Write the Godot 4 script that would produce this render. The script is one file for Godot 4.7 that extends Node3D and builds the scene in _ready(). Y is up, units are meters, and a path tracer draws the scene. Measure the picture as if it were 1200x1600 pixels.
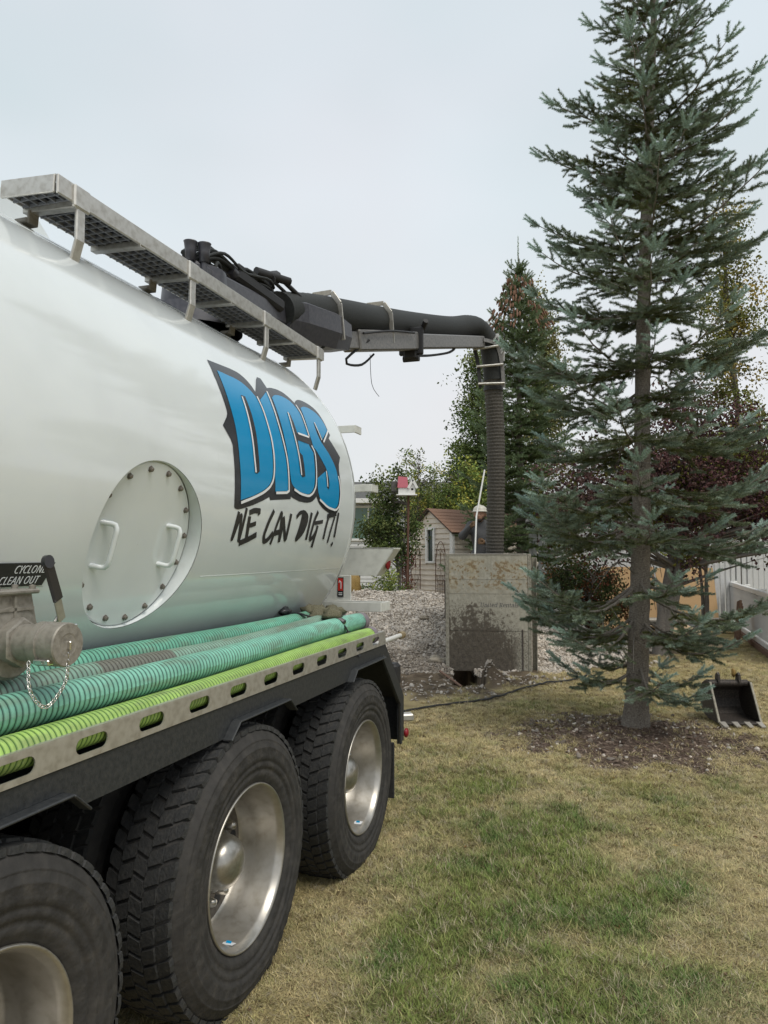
extends Node3D
# A hydrovac truck parked on a dry lawn, its boom reaching over to a trench box beyond a blue spruce. Units are metres, y up.

const TURN := 0.31508            # the truck's length runs 18 degrees to the right of the view
const TANK_R := 1.042
const TANK_Y := 1.947
const TANK_X := -2.62
var rng := RandomNumberGenerator.new()
var M := {}
var nz := FastNoiseLite.new()
var nz2 := FastNoiseLite.new()
var truck: Node3D

func _ready() -> void:
	rng.seed = 20417
	nz.seed = 5
	nz.frequency = 0.55
	nz.fractal_octaves = 3
	nz2.seed = 11
	nz2.frequency = 2.3
	nz2.fractal_octaves = 3
	var cam := Camera3D.new()
	cam.name = "camera"
	cam.position = Vector3(0, 1.64, 0)
	cam.rotation_degrees = Vector3(3.0727, 0, 0)
	cam.fov = 69.416
	cam.near = 0.05
	cam.far = 600.0
	add_child(cam)
	cam.current = true
	var env := Environment.new()
	env.background_mode = Environment.BG_SKY
	var sky := Sky.new()
	sky.sky_material = overcast()
	env.sky = sky
	env.background_energy_multiplier = 1.0
	env.tonemap_mode = Environment.TONE_MAPPER_LINEAR
	env.tonemap_exposure = 1.28
	env.sdfgi_enabled = true
	env.ssao_enabled = true
	env.ssil_enabled = true
	var we := WorldEnvironment.new()
	we.name = "world"
	we.environment = env
	add_child(we)
	var sun := DirectionalLight3D.new()
	sun.name = "sun"
	sun.light_energy = 0.5
	sun.light_color = Color(1.0, 0.97, 0.92)
	sun.light_angular_distance = 28.0
	sun.shadow_enabled = true
	sun.rotation_degrees = Vector3(-58, 38, 0)
	add_child(sun)
	materials()
	build_ground()
	build_gravel()
	build_buildings()
	build_fences()
	build_trees()
	build_truck()
	build_trench()
	build_person()
	build_small()
	build_lawn()

func overcast() -> PanoramaSkyMaterial:
	var im := Image.create_empty(512, 256, false, Image.FORMAT_RGBAF)
	var n := FastNoiseLite.new()
	n.seed = 3
	n.frequency = 1.1
	n.fractal_octaves = 4
	for j in 256:
		var el := (0.5 - (j + 0.5) / 256.0) * PI
		for i in 512:
			var az := (i + 0.5) / 512.0 * TAU
			var d := Vector3(cos(el) * sin(az), sin(el) * 1.9, cos(el) * cos(az))
			var a := n.get_noise_3dv(d * 1.3)
			var b := n.get_noise_3dv(d * 1.1 + Vector3(7, 3, 1))
			var t := pow(clampf(sin(maxf(el, 0.0)), 0.0, 1.0), 0.75)
			var c := Vector3(0.66, 0.675, 0.678).lerp(Vector3(0.545, 0.595, 0.637), clampf(t * 1.55, 0.0, 1.0))
			c += Vector3(0.035, 0.012, 0.02) * a + Vector3(-0.03, 0.0, 0.005) * b + Vector3.ONE * 0.035 * (a + b)
			if el < 0.0:
				c = Vector3(0.2, 0.19, 0.15)
			im.set_pixel(i, j, Color(c.x, c.y, c.z))
	var m := PanoramaSkyMaterial.new()
	m.panorama = ImageTexture.create_from_image(im)
	return m

# ---------------------------------------------------------------- helpers
func lin(r: float, g: float, b: float) -> Color:
	return Color(r, g, b).linear_to_srgb()

func noise_tex(freq: float, cols: Array, sd := 1, w := 256, oct := 4, normal := false, strength := 4.0) -> NoiseTexture2D:
	var n := FastNoiseLite.new()
	n.seed = sd
	n.frequency = freq
	n.fractal_octaves = oct
	var t := NoiseTexture2D.new()
	t.width = w
	t.height = w
	t.seamless = true
	t.noise = n
	if normal:
		t.as_normal_map = true
		t.bump_strength = strength
	elif cols.size():
		var g := Gradient.new()
		var off := PackedFloat32Array()
		var cc := PackedColorArray()
		for i in cols.size():
			off.append(float(i) / (cols.size() - 1))
			cc.append(cols[i])
		g.offsets = off
		g.colors = cc
		t.color_ramp = g
	return t

func mat(key: String, c: Color, rough: float, metal := 0.0) -> StandardMaterial3D:
	var m := StandardMaterial3D.new()
	m.resource_name = key
	m.albedo_color = c
	m.roughness = rough
	m.metallic = metal
	M[key] = m
	return m

# a mottled material: two to four tones, laid on in the object's own axes
func mottled(key: String, cols: Array, rough: float, scale: float, freq := 0.02, metal := 0.0, bump := 0.0, w := 256) -> StandardMaterial3D:
	var m := mat(key, Color.WHITE, rough, metal)
	m.albedo_texture = noise_tex(freq, cols, key.length() * 7 + 3, w)
	m.uv1_triplanar = true
	m.uv1_scale = Vector3.ONE * scale
	if bump > 0.0:
		m.normal_enabled = true
		m.normal_scale = bump
		m.normal_texture = noise_tex(freq * 2.0, [], key.length() * 5 + 2, w, 4, true, 6.0)
	return m

func materials() -> void:
	var p := mottled("white_paint", [lin(0.64, 0.68, 0.69), lin(0.71, 0.755, 0.765), lin(0.74, 0.785, 0.79)], 0.12, 0.5, 0.012)
	p.normal_enabled = true
	p.normal_scale = 0.05
	p.normal_texture = noise_tex(0.012, [], 17, 256, 2, true, 6.0)
	p.clearcoat_enabled = true
	p.clearcoat = 0.6
	p.clearcoat_roughness = 0.06
	mottled("grey_white_paint", [lin(0.56, 0.57, 0.53), lin(0.66, 0.67, 0.63), lin(0.70, 0.71, 0.67)], 0.35, 2.2, 0.02)
	mat("decal_dark", lin(0.03, 0.03, 0.034), 0.22)
	mat("decal_blue", lin(0.004, 0.265, 0.54), 0.2)
	mat("decal_white", lin(0.8, 0.82, 0.84), 0.25)
	mat("decal_red", lin(0.55, 0.03, 0.02), 0.3)
	mottled("aluminium", [lin(0.42, 0.40, 0.36), lin(0.55, 0.535, 0.50), lin(0.62, 0.61, 0.58)], 0.42, 3.0, 0.03, 0.75)
	mottled("dull_aluminium", [lin(0.2, 0.185, 0.16), lin(0.29, 0.27, 0.235), lin(0.34, 0.32, 0.285)], 0.55, 5.0, 0.03, 0.35, 0.1)
	mottled("rim_metal", [lin(0.30, 0.28, 0.24), lin(0.42, 0.40, 0.365), lin(0.47, 0.455, 0.43)], 0.36, 3.0, 0.025, 0.8)
	mottled("rim_dirty", [lin(0.08, 0.068, 0.055), lin(0.15, 0.13, 0.11), lin(0.2, 0.18, 0.155)], 0.6, 4.0, 0.03, 0.4)
	mat("chrome", lin(0.68, 0.67, 0.64), 0.16, 1.0)
	mottled("hub_metal", [lin(0.3, 0.28, 0.25), lin(0.46, 0.45, 0.42)], 0.3, 6.0, 0.03, 0.85)
	mat("steel_bolt", lin(0.24, 0.215, 0.19), 0.5, 0.6)
	mottled("black_plastic", [lin(0.016, 0.018, 0.02), lin(0.03, 0.033, 0.036), lin(0.045, 0.045, 0.044)], 0.5, 5.0, 0.03, 0.0, 0.1)
	mottled("boom_paint", [lin(0.035, 0.036, 0.045), lin(0.055, 0.055, 0.068), lin(0.085, 0.083, 0.088)], 0.4, 3.0, 0.03)
	mottled("boom_steel", [lin(0.14, 0.14, 0.145), lin(0.22, 0.215, 0.21), lin(0.27, 0.255, 0.24)], 0.5, 3.0, 0.03, 0.4)
	mat("dark_steel", lin(0.02, 0.02, 0.022), 0.6)
	mottled("tyre_rubber", [lin(0.018, 0.017, 0.016), lin(0.034, 0.032, 0.030), lin(0.07, 0.063, 0.055)], 0.8, 2.4, 0.02, 0.0, 0.35)
	mottled("tread_rubber", [lin(0.017, 0.018, 0.019), lin(0.027, 0.028, 0.029), lin(0.05, 0.047, 0.043)], 0.72, 5.0, 0.03, 0.0, 0.4)
	mottled("boom_hose_rubber", [lin(0.010, 0.012, 0.011), lin(0.018, 0.02, 0.019), lin(0.035, 0.036, 0.033)], 0.7, 5.0, 0.03, 0.0, 0.3)
	mottled("dig_tube_rubber", [lin(0.04, 0.037, 0.032), lin(0.07, 0.064, 0.055), lin(0.13, 0.12, 0.10)], 0.8, 4.0, 0.03)
	var h := mottled("hose_plastic", [lin(0.72, 0.70, 0.66), lin(0.94, 0.94, 0.93), Color.WHITE], 0.36, 3.0, 0.02)
	h.vertex_color_use_as_albedo = true
	mottled("cloth_camo", [lin(0.03, 0.03, 0.032), lin(0.07, 0.072, 0.078), lin(0.13, 0.13, 0.13)], 0.9, 6.0, 0.05)
	mat("jeans", lin(0.03, 0.035, 0.05), 0.9)
	mat("skin", lin(0.34, 0.19, 0.13), 0.55)
	mat("hair", lin(0.03, 0.02, 0.014), 0.8)
	mat("helmet_shell", lin(0.52, 0.50, 0.44), 0.4)
	mat("leather", lin(0.12, 0.07, 0.035), 0.8)
	mottled("bark", [lin(0.06, 0.05, 0.042), lin(0.19, 0.165, 0.14), lin(0.25, 0.225, 0.195), lin(0.42, 0.39, 0.35)], 0.95, 4.0, 0.05, 0.0, 1.6)
	mottled("grey_bark", [lin(0.09, 0.08, 0.07), lin(0.16, 0.145, 0.13), lin(0.2, 0.185, 0.165)], 0.95, 4.0, 0.03, 0.0, 1.0)
	var nd := mat("needles", Color.WHITE, 0.6)
	nd.vertex_color_use_as_albedo = true
	nd.backlight_enabled = true
	nd.backlight = Color(0.4, 0.4, 0.4)
	var lf := mat("leaf", Color.WHITE, 0.55)
	lf.vertex_color_use_as_albedo = true
	lf.backlight_enabled = true
	lf.backlight = Color(0.5, 0.5, 0.5)
	var gr := mat("grass_blade", Color.WHITE, 0.7)
	gr.vertex_color_use_as_albedo = true
	gr.backlight_enabled = true
	gr.backlight = Color(0.35, 0.35, 0.35)
	var so := mat("soil", Color.WHITE, 0.95)
	so.vertex_color_use_as_albedo = true
	so.albedo_texture = noise_tex(0.09, [lin(0.5, 0.5, 0.5), lin(0.78, 0.77, 0.75), Color.WHITE], 21, 512)
	so.uv1_triplanar = true
	so.uv1_scale = Vector3.ONE * 1.7
	so.normal_enabled = true
	so.normal_scale = 1.0
	so.normal_texture = noise_tex(0.12, [], 22, 512, 4, true, 8.0)
	var stn := mat("stone", Color.WHITE, 0.85)
	stn.vertex_color_use_as_albedo = true
	for q in [nd, lf, gr, so, stn]:
		q.metallic_specular = 0.15
	mottled("rock", [lin(0.2, 0.17, 0.13), lin(0.33, 0.29, 0.23), lin(0.42, 0.38, 0.32)], 0.9, 4.0, 0.03, 0.0, 0.8)
	mottled("siding_white", [lin(0.66, 0.64, 0.60), lin(0.74, 0.72, 0.68)], 0.6, 1.5, 0.02)
	mottled("siding_cream", [lin(0.68, 0.60, 0.51), lin(0.76, 0.69, 0.60)], 0.6, 1.5, 0.02)
	mottled("house_white", [lin(0.62, 0.63, 0.63), lin(0.72, 0.73, 0.73)], 0.6, 0.8, 0.02)
	mottled("roof_grey", [lin(0.06, 0.062, 0.06), lin(0.1, 0.1, 0.095), lin(0.13, 0.13, 0.12)], 0.9, 1.2, 0.04)
	mottled("roof_pale", [lin(0.36, 0.36, 0.37), lin(0.48, 0.48, 0.49)], 0.7, 0.6, 0.03)
	mottled("shingle", [lin(0.17, 0.095, 0.065), lin(0.27, 0.155, 0.105), lin(0.36, 0.235, 0.17)], 0.9, 2.6, 0.05)
	mat("trim_white", lin(0.78, 0.78, 0.77), 0.5)
	mat("trim_dark", lin(0.06, 0.045, 0.04), 0.6)
	mat("glass_dark", lin(0.03, 0.05, 0.045), 0.08)
	mat("glass_green", lin(0.12, 0.2, 0.16), 0.1)
	mottled("rusty_iron", [lin(0.06, 0.03, 0.022), lin(0.12, 0.06, 0.042), lin(0.17, 0.09, 0.06)], 0.85, 6.0, 0.04)
	mat("pink_roof", lin(0.6, 0.17, 0.22), 0.6)
	mottled("plywood", [lin(0.38, 0.26, 0.15), lin(0.5, 0.36, 0.22), lin(0.58, 0.43, 0.28)], 0.75, 1.4, 0.03)
	mottled("chipboard", [lin(0.36, 0.22, 0.11), lin(0.5, 0.33, 0.17), lin(0.58, 0.4, 0.23)], 0.8, 6.0, 0.06)
	mottled("old_wood", [lin(0.09, 0.05, 0.032), lin(0.16, 0.09, 0.06), lin(0.24, 0.16, 0.11)], 0.85, 3.0, 0.04)
	mottled("fence_vinyl", [lin(0.55, 0.56, 0.57), lin(0.66, 0.67, 0.68)], 0.5, 1.2, 0.03)
	mottled("bucket_steel", [lin(0.028, 0.025, 0.024), lin(0.055, 0.048, 0.043), lin(0.12, 0.095, 0.08)], 0.6, 4.0, 0.03, 0.3, 0.4)
	mottled("tooth_steel", [lin(0.35, 0.32, 0.28), lin(0.52, 0.49, 0.44)], 0.5, 8.0, 0.04, 0.4)
	mottled("box_steel", [lin(0.2, 0.185, 0.15), lin(0.33, 0.31, 0.255), lin(0.42, 0.4, 0.34)], 0.7, 3.0, 0.03, 0.2)
	mat("faded_ink", lin(0.085, 0.09, 0.10), 0.8)
	mat("tail_red", lin(0.25, 0.01, 0.018), 0.25)
	mottled("yellow_paint", [lin(0.12, 0.07, 0.02), lin(0.28, 0.18, 0.05), lin(0.36, 0.25, 0.08)], 0.7, 5.0, 0.04)
	mat("strap", lin(0.02, 0.022, 0.026), 0.8)
	mat("pvc", lin(0.62, 0.62, 0.6), 0.4)
	mottled("cone_scale", [lin(0.12, 0.06, 0.035), lin(0.24, 0.13, 0.08)], 0.8, 20.0, 0.05)
	mat("grate_bar", lin(0.2, 0.21, 0.235), 0.5)
	mat("grate_black", lin(0.012, 0.013, 0.02), 0.6)
	mat("hose_cuff", lin(0.2, 0.17, 0.19), 0.5)
	mottled("rag_cloth", [lin(0.05, 0.05, 0.03), lin(0.14, 0.13, 0.085), lin(0.24, 0.21, 0.15)], 0.95, 9.0, 0.05)
	mottled("worn_edge", [lin(0.3, 0.28, 0.24), lin(0.46, 0.44, 0.4)], 0.6, 6.0, 0.04)
	mat("brass", lin(0.42, 0.33, 0.2), 0.45, 0.6)

func tool() -> SurfaceTool:
	var s := SurfaceTool.new()
	s.begin(Mesh.PRIMITIVE_TRIANGLES)
	s.set_smooth_group(-1)
	return s

func node(called: String, at := Vector3.ZERO, parent: Node = self) -> Node3D:
	var o := Node3D.new()
	o.name = called
	parent.add_child(o, true)
	o.position = at
	return o

func tag(o: Node, label: String, category: String, group := "", kind := "") -> void:
	o.set_meta("label", label)
	if category:
		o.set_meta("category", category)
	if group:
		o.set_meta("group", group)
	if kind:
		o.set_meta("kind", kind)

func put(s: SurfaceTool, called: String, m: String, parent: Node = self, normals := true) -> MeshInstance3D:
	if normals:
		s.generate_normals()
	s.set_material(M[m])
	return put_mesh(s.commit(), called, parent)

func put_mesh(mesh: Mesh, called: String, parent: Node = self) -> MeshInstance3D:
	var o := MeshInstance3D.new()
	o.name = called
	o.mesh = mesh
	parent.add_child(o, true)
	return o

func many(called: String, mesh: Mesh, where: Array, tint: Array, parent: Node = self) -> MultiMeshInstance3D:
	var mm := MultiMesh.new()
	mm.transform_format = MultiMesh.TRANSFORM_3D
	mm.use_colors = tint.size() > 0
	mm.mesh = mesh
	mm.instance_count = where.size()
	for i in where.size():
		mm.set_instance_transform(i, where[i])
		if tint.size():
			mm.set_instance_color(i, tint[i])
	var o := MultiMeshInstance3D.new()
	o.name = called
	o.multimesh = mm
	o.set_meta("kind", "stuff")
	parent.add_child(o, true)
	return o

# a triangle facing away from a point inside
func tri_out(s: SurfaceTool, a: Vector3, b: Vector3, c: Vector3, inside: Vector3) -> void:
	s.add_vertex(a)
	if (b - a).cross(c - a).dot(inside - a) > 0.0:
		s.add_vertex(b)
		s.add_vertex(c)
	else:
		s.add_vertex(c)
		s.add_vertex(b)

func quad_out(s: SurfaceTool, a: Vector3, b: Vector3, c: Vector3, d: Vector3, inside: Vector3) -> void:
	tri_out(s, a, b, c, inside)
	tri_out(s, a, c, d, inside)

func box(s: SurfaceTool, c: Vector3, size: Vector3, bev := 0.0, b := Basis()) -> void:
	var h := size / 2.0
	s.set_smooth_group(-1)
	var e := minf(bev, minf(h.x, minf(h.y, h.z)) * 0.8)
	var p := func(ax: int, sx: float, sy: float, sz: float) -> Vector3:
		var v := Vector3(sx * (h.x - e), sy * (h.y - e), sz * (h.z - e))
		v[ax] = [sx, sy, sz][ax] * h[ax]
		return c + b * v
	var sg := [-1.0, 1.0]
	for ax in 3:
		for k in sg:
			var q := []
			for uv in [[-1, -1], [1, -1], [1, 1], [-1, 1]]:
				var v := [0.0, 0.0, 0.0]
				v[ax] = k
				v[(ax + 1) % 3] = uv[0]
				v[(ax + 2) % 3] = uv[1]
				q.append(p.call(ax, v[0], v[1], v[2]))
			quad_out(s, q[0], q[1], q[2], q[3], c)
	if e <= 0.0:
		return
	for ed in 3:
		var a1 := (ed + 1) % 3
		var a2 := (ed + 2) % 3
		for k1 in sg:
			for k2 in sg:
				var v0 := [0.0, 0.0, 0.0]
				v0[a1] = k1
				v0[a2] = k2
				var v1 := v0.duplicate()
				v0[ed] = -1.0
				v1[ed] = 1.0
				quad_out(s, p.call(a1, v0[0], v0[1], v0[2]), p.call(a1, v1[0], v1[1], v1[2]), p.call(a2, v1[0], v1[1], v1[2]), p.call(a2, v0[0], v0[1], v0[2]), c)
	for x in sg:
		for y in sg:
			for z in sg:
				tri_out(s, p.call(0, x, y, z), p.call(1, x, y, z), p.call(2, x, y, z), c)

# a box from one point to another, w wide and h high
func beam(s: SurfaceTool, a: Vector3, b: Vector3, w: float, h: float, bev := 0.0, up := Vector3.UP) -> void:
	var z := (b - a).normalized()
	var x := up.cross(z).normalized()
	if x.length() < 0.5:
		x = Vector3.RIGHT
	var y := z.cross(x)
	box(s, (a + b) / 2.0, Vector3(w, h, a.distance_to(b)), bev, Basis(x, y, z))

func skin(s: SurfaceTool, rings: Array, bands := false) -> void:
	for i in rings.size() - 1:
		s.set_smooth_group(i + 1 if bands else 0)
		var r0: PackedVector3Array = rings[i]
		var r1: PackedVector3Array = rings[i + 1]
		var n := r0.size()
		for j in n:
			var k := (j + 1) % n
			s.add_vertex(r0[j])
			s.add_vertex(r1[j])
			s.add_vertex(r0[k])
			s.add_vertex(r0[k])
			s.add_vertex(r1[j])
			s.add_vertex(r1[k])
	s.set_smooth_group(-1)

func cap(s: SurfaceTool, ring: PackedVector3Array, inside: Vector3) -> void:
	s.set_smooth_group(-1)
	var m := Vector3.ZERO
	for v in ring:
		m += v / ring.size()
	for j in ring.size():
		tri_out(s, m, ring[j], ring[(j + 1) % ring.size()], inside)

func tube(s: SurfaceTool, pts: Array, r: Variant, sides := 8, caps := true) -> void:
	var rings := []
	var t0: Vector3 = (pts[1] - pts[0]).normalized()
	var u := t0.cross(Vector3.UP if absf(t0.y) < 0.9 else Vector3.RIGHT).normalized()
	for i in pts.size():
		var t: Vector3 = (pts[mini(i + 1, pts.size() - 1)] - pts[maxi(i - 1, 0)]).normalized()
		u = (u - t * u.dot(t)).normalized()
		var v := t.cross(u)
		var ring := PackedVector3Array()
		var rr: float = r[i] if r is Array else r
		for j in sides:
			var a := TAU * j / sides
			ring.append(pts[i] + (u * cos(a) + v * sin(a)) * rr)
		rings.append(ring)
	skin(s, rings)
	if caps:
		cap(s, rings[0], pts[0] + t0)
		cap(s, rings[-1], pts[-2])

# a profile of (along, radius) points turned about the x axis of xf
func lathe(s: SurfaceTool, prof: Array, sides: int, xf := Transform3D(), bands := false) -> void:
	var rings := []
	for p in prof:
		var ring := PackedVector3Array()
		for j in sides:
			var a := TAU * j / sides
			ring.append(xf * Vector3(p[0], p[1] * cos(a), p[1] * sin(a)))
		rings.append(ring)
	skin(s, rings, bands)

func prism(s: SurfaceTool, poly: PackedVector2Array, z0: float, z1: float, xf := Transform3D()) -> void:
	s.set_smooth_group(-1)
	if not Geometry2D.is_polygon_clockwise(poly):
		poly = poly.duplicate()
		poly.reverse()
	var ix := Geometry2D.triangulate_polygon(poly)
	var lo := xf * Vector3(0, 0, z0) - xf.origin
	var hi := xf * Vector3(0, 0, z1) - xf.origin
	for k in range(0, ix.size(), 3):
		var a := xf * Vector3(poly[ix[k]].x, poly[ix[k]].y, 0)
		var b := xf * Vector3(poly[ix[k + 1]].x, poly[ix[k + 1]].y, 0)
		var c := xf * Vector3(poly[ix[k + 2]].x, poly[ix[k + 2]].y, 0)
		tri_out(s, a + hi, b + hi, c + hi, a + lo)
		tri_out(s, a + lo, b + lo, c + lo, a + hi)
	for k in poly.size():
		var p := poly[k]
		var q := poly[(k + 1) % poly.size()]
		var n := Vector2(p.y - q.y, q.x - p.x)   # outwards of a clockwise polygon
		var a := xf * Vector3(p.x, p.y, 0)
		var b := xf * Vector3(q.x, q.y, 0)
		var ins := xf * Vector3(p.x - n.x, p.y - n.y, 0) + (lo + hi) / 2.0
		quad_out(s, a + lo, b + lo, b + hi, a + hi, ins)

func smooth_path(pts: Array, n: int) -> Array:
	var c := Curve3D.new()
	for i in pts.size():
		var a: Vector3 = pts[maxi(i - 1, 0)]
		var b: Vector3 = pts[mini(i + 1, pts.size() - 1)]
		c.add_point(pts[i], (a - b) / 6.0, (b - a) / 6.0)
	c.bake_interval = 0.02
	var out := []
	var l := c.get_baked_length()
	for i in n + 1:
		out.append(c.sample_baked(l * i / n, true))
	return out

func lump(s: SurfaceTool, c: Vector3, r: Vector3, sd: int, rough := 0.25, seg := 8) -> void:
	var rings := []
	for i in range(0, seg + 1):
		var e := PI * i / seg
		var ring := PackedVector3Array()
		for j in seg + 2:
			var a := TAU * j / (seg + 2)
			var d := Vector3(sin(e) * cos(a), -cos(e), sin(e) * sin(a))
			if i == 0 or i == seg:
				d = Vector3(0, -cos(e), 0)
			var k := 1.0 + rough * nz2.get_noise_3dv(d * 0.55 + Vector3(sd * 3.1, sd, 0))*1.6
			ring.append(c + d * r * k)
		rings.append(ring)
	rings.reverse()
	skin(s, rings)

# ---------------------------------------------------------------- ground
func bump(x: float, z: float, cx: float, cz: float, rx: float, rz: float) -> float:
	return exp(-(pow((x - cx) / rx, 2.0) + pow((z - cz) / rz, 2.0)))

# 1 inside, 0 outside, with a ragged edge
func patch(x: float, z: float, cx: float, cz: float, rx: float, rz: float, rag := 0.35, soft := 0.25) -> float:
	var d := sqrt(pow((x - cx) / rx, 2.0) + pow((z - cz) / rz, 2.0)) + rag * nz2.get_noise_2d(x, z)
	return 1.0 - smoothstep(1.0 - soft, 1.0 + soft, d)

func mulch_at(x: float, z: float) -> float:
	return patch(x, z, 2.2, -6.55, 1.08, 0.95, 0.5, 0.3)

func dirt_at(x: float, z: float) -> float:
	var a := patch(x, z, 0.3, -11.0, 2.0, 2.75, 0.3, 0.16)
	var b := patch(x, z, 2.6, -13.2, 2.6, 2.5, 0.3, 0.16)
	return maxf(a, b)

func green_at(x: float, z: float) -> float:
	var g := 0.0
	g += 0.95 * bump(x, z, 0.68, -3.9, 0.62, 0.85)
	g += 0.75 * bump(x, z, 0.18, -2.9, 0.5, 0.5)
	g += 0.75 * bump(x, z, 1.05, -3.4, 0.5, 0.5)
	g += 0.6 * bump(x, z, 0.8, -2.55, 0.5, 0.4)
	g += 0.6 * bump(x, z, 0.45, -5.4, 0.55, 0.9)
	g += 0.45 * bump(x, z, 1.9, -7.9, 0.9, 0.35)
	g += 0.5 * bump(x, z, 2.0, -5.1, 1.0, 0.4)
	g += 0.35 * bump(x, z, 1.7, -2.6, 0.35, 0.35)
	g += 0.35 * bump(x, z, 1.5, -4.4, 0.7, 0.5)
	g = g * (1.0 + 1.1 * nz.get_noise_2d(x * 3.0, z * 3.0)) + 0.42 * nz2.get_noise_2d(x * 1.1, z * 1.1) - 0.03
	return clampf(g, 0.0, 1.0)

func grass_color(x: float, z: float, r: float) -> Vector3:
	var g := green_at(x, z)
	var straw := Vector3(0.63, 0.52, 0.30).lerp(Vector3(0.47, 0.39, 0.20), clampf(0.5 + 1.2 * nz.get_noise_2d(x * 2.0 + 9.0, z * 2.0), 0.0, 1.0))
	var green := Vector3(0.23, 0.29, 0.085).lerp(Vector3(0.115, 0.205, 0.058), clampf(0.45 + 1.5 * nz.get_noise_2d(x * 2.5, z * 2.5 + 4.0), 0.0, 1.0))
	return straw.lerp(green, clampf(g * 0.92 + (r - 0.5) * 0.75, 0.0, 1.0))

func hole_at(x: float, z: float) -> float:
	return (1.0 - smoothstep(0.8, 1.05, maxf(absf(x - 1.06 - 0.03 * nz2.get_noise_2d(x, z)) / 0.165, absf(z + 10.2) / 1.14)))

func ground_y(x: float, z: float) -> float:
	var y := 0.016 * nz.get_noise_2d(x * 1.3, z * 1.3) + 0.008 * nz2.get_noise_2d(x, z)
	y += 0.07 * mulch_at(x, z) * bump(x, z, 2.28, -6.8, 0.55, 0.55)
	var d := dirt_at(x, z)
	y += d * (0.05 * nz2.get_noise_2d(x * 1.6, z * 1.6) + 0.02)
	y += 0.19 * bump(x, z, 1.33, -9.35, 0.16, 0.24) * (1.0 + 0.5 * nz2.get_noise_2d(x * 4.0, z * 4.0))
	y -= 1.7 * hole_at(x, z)
	return y

func axis(lo: float, a: float, b: float, hi: float, step: float) -> PackedFloat32Array:
	var out := PackedFloat32Array()
	var x := a
	var back := []
	var st := step
	while x > lo:
		st *= 1.35
		x -= st
		back.append(x)
	back.reverse()
	for v in back:
		out.append(v)
	x = a
	while x <= b:
		out.append(x)
		x += step
	st = step
	while x < hi:
		out.append(x)
		st *= 1.35
		x += st
	return out

func build_ground() -> void:
	var xs := axis(-260.0, -3.0, 6.4, 260.0, 0.06)
	var zs := axis(-380.0, -16.5, -1.0, 120.0, 0.06)
	var s := SurfaceTool.new()
	s.begin(Mesh.PRIMITIVE_TRIANGLES)
	for z in zs:
		for x in xs:
			var c := grass_color(x, z, 0.5) * 0.85
			var d := dirt_at(x, z)
			var m := mulch_at(x, z)
			var near := clampf((30.0 - absf(z)) / 12.0, 0.0, 1.0)
			c = c.lerp(Vector3(0.17, 0.135, 0.10) * (1.0 + 0.7 * nz2.get_noise_2d(x * 2.0, z * 2.0)), d)
			c = c.lerp(Vector3(0.15, 0.115, 0.095) * (1.0 + 0.8 * nz2.get_noise_2d(x * 3.0, z * 3.0)), m)
			c = c.lerp(Vector3(0.05, 0.042, 0.035), clampf(bump(x, z, 1.28, -9.4, 0.3, 0.3) * 1.4, 0.0, 1.0) * 0.4)
			s.set_color(Color(c.x, c.y, c.z))
			s.add_vertex(Vector3(x, ground_y(x, z) * near, z))
	var nx := xs.size()
	for j in zs.size() - 1:
		for i in nx - 1:
			var a := j * nx + i
			for k in [a, a + 1, a + nx, a + 1, a + nx + 1, a + nx]:
				s.add_index(k)
	var g := put(s, "ground", "soil")
	g.set_meta("kind", "structure")
	g.set_meta("label", "dry lawn with worn soil round the dig and under the spruce")

# ---------------------------------------------------------------- gravel heap
func heap_y(x: float, z: float) -> float:
	var p := Vector2(x, z)
	var q := Geometry2D.get_closest_point_to_segment(p, Vector2(-0.9, -12.6), Vector2(1.45, -12.5))
	var d := p.distance_to(q)
	var top := 1.0 if q.x < 0.7 else lerpf(1.0, 0.78, (q.x - 0.7) / 0.75)
	var h := top * pow(maxf(0.0, 1.0 - d / 2.65), 1.12)
	var q2 := Geometry2D.get_closest_point_to_segment(p, Vector2(1.6, -13.0), Vector2(3.4, -13.2))
	h = maxf(h, 0.34 * pow(maxf(0.0, 1.0 - p.distance_to(q2) / 1.6), 1.1))
	if h <= 0.0 or (x > 0.93 and hole_at(x, z) > 0.02):
		return -0.05
	return h + 0.05 * nz2.get_noise_2d(x * 0.8, z * 0.8) + 0.015 * nz2.get_noise_2d(x * 3.0, z * 3.0) - 0.02

func stone_mesh(sd: int) -> Mesh:
	var s := SurfaceTool.new()
	s.begin(Mesh.PRIMITIVE_TRIANGLES)
	s.set_smooth_group(-1)
	var r := RandomNumberGenerator.new()
	r.seed = sd
	var v := []
	for d in [Vector3(1, 0, 0), Vector3(-1, 0, 0), Vector3(0, 1, 0), Vector3(0, -1, 0), Vector3(0, 0, 1), Vector3(0, 0, -1)]:
		v.append(d * r.randf_range(0.7, 1.15) + Vector3(r.randf_range(-0.3, 0.3), r.randf_range(-0.3, 0.3), r.randf_range(-0.3, 0.3)))
	for f in [[0, 2, 4], [4, 2, 1], [1, 2, 5], [5, 2, 0], [4, 3, 0], [1, 3, 4], [5, 3, 1], [0, 3, 5]]:
		var a: Vector3 = v[f[0]]
		var b: Vector3 = v[f[1]]
		var c: Vector3 = v[f[2]]
		var ab := (a + b).normalized() * (a.length() + b.length()) * 0.46
		var bc := (b + c).normalized() * (b.length() + c.length()) * 0.46
		var ca := (c + a).normalized() * (c.length() + a.length()) * 0.46
		for q in [[a, ab, ca], [ab, b, bc], [ca, bc, c], [ab, bc, ca]]:
			tri_out(s, q[0], q[1], q[2], Vector3.ZERO)
	s.generate_normals()
	s.set_material(M["stone"])
	return s.commit()

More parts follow.
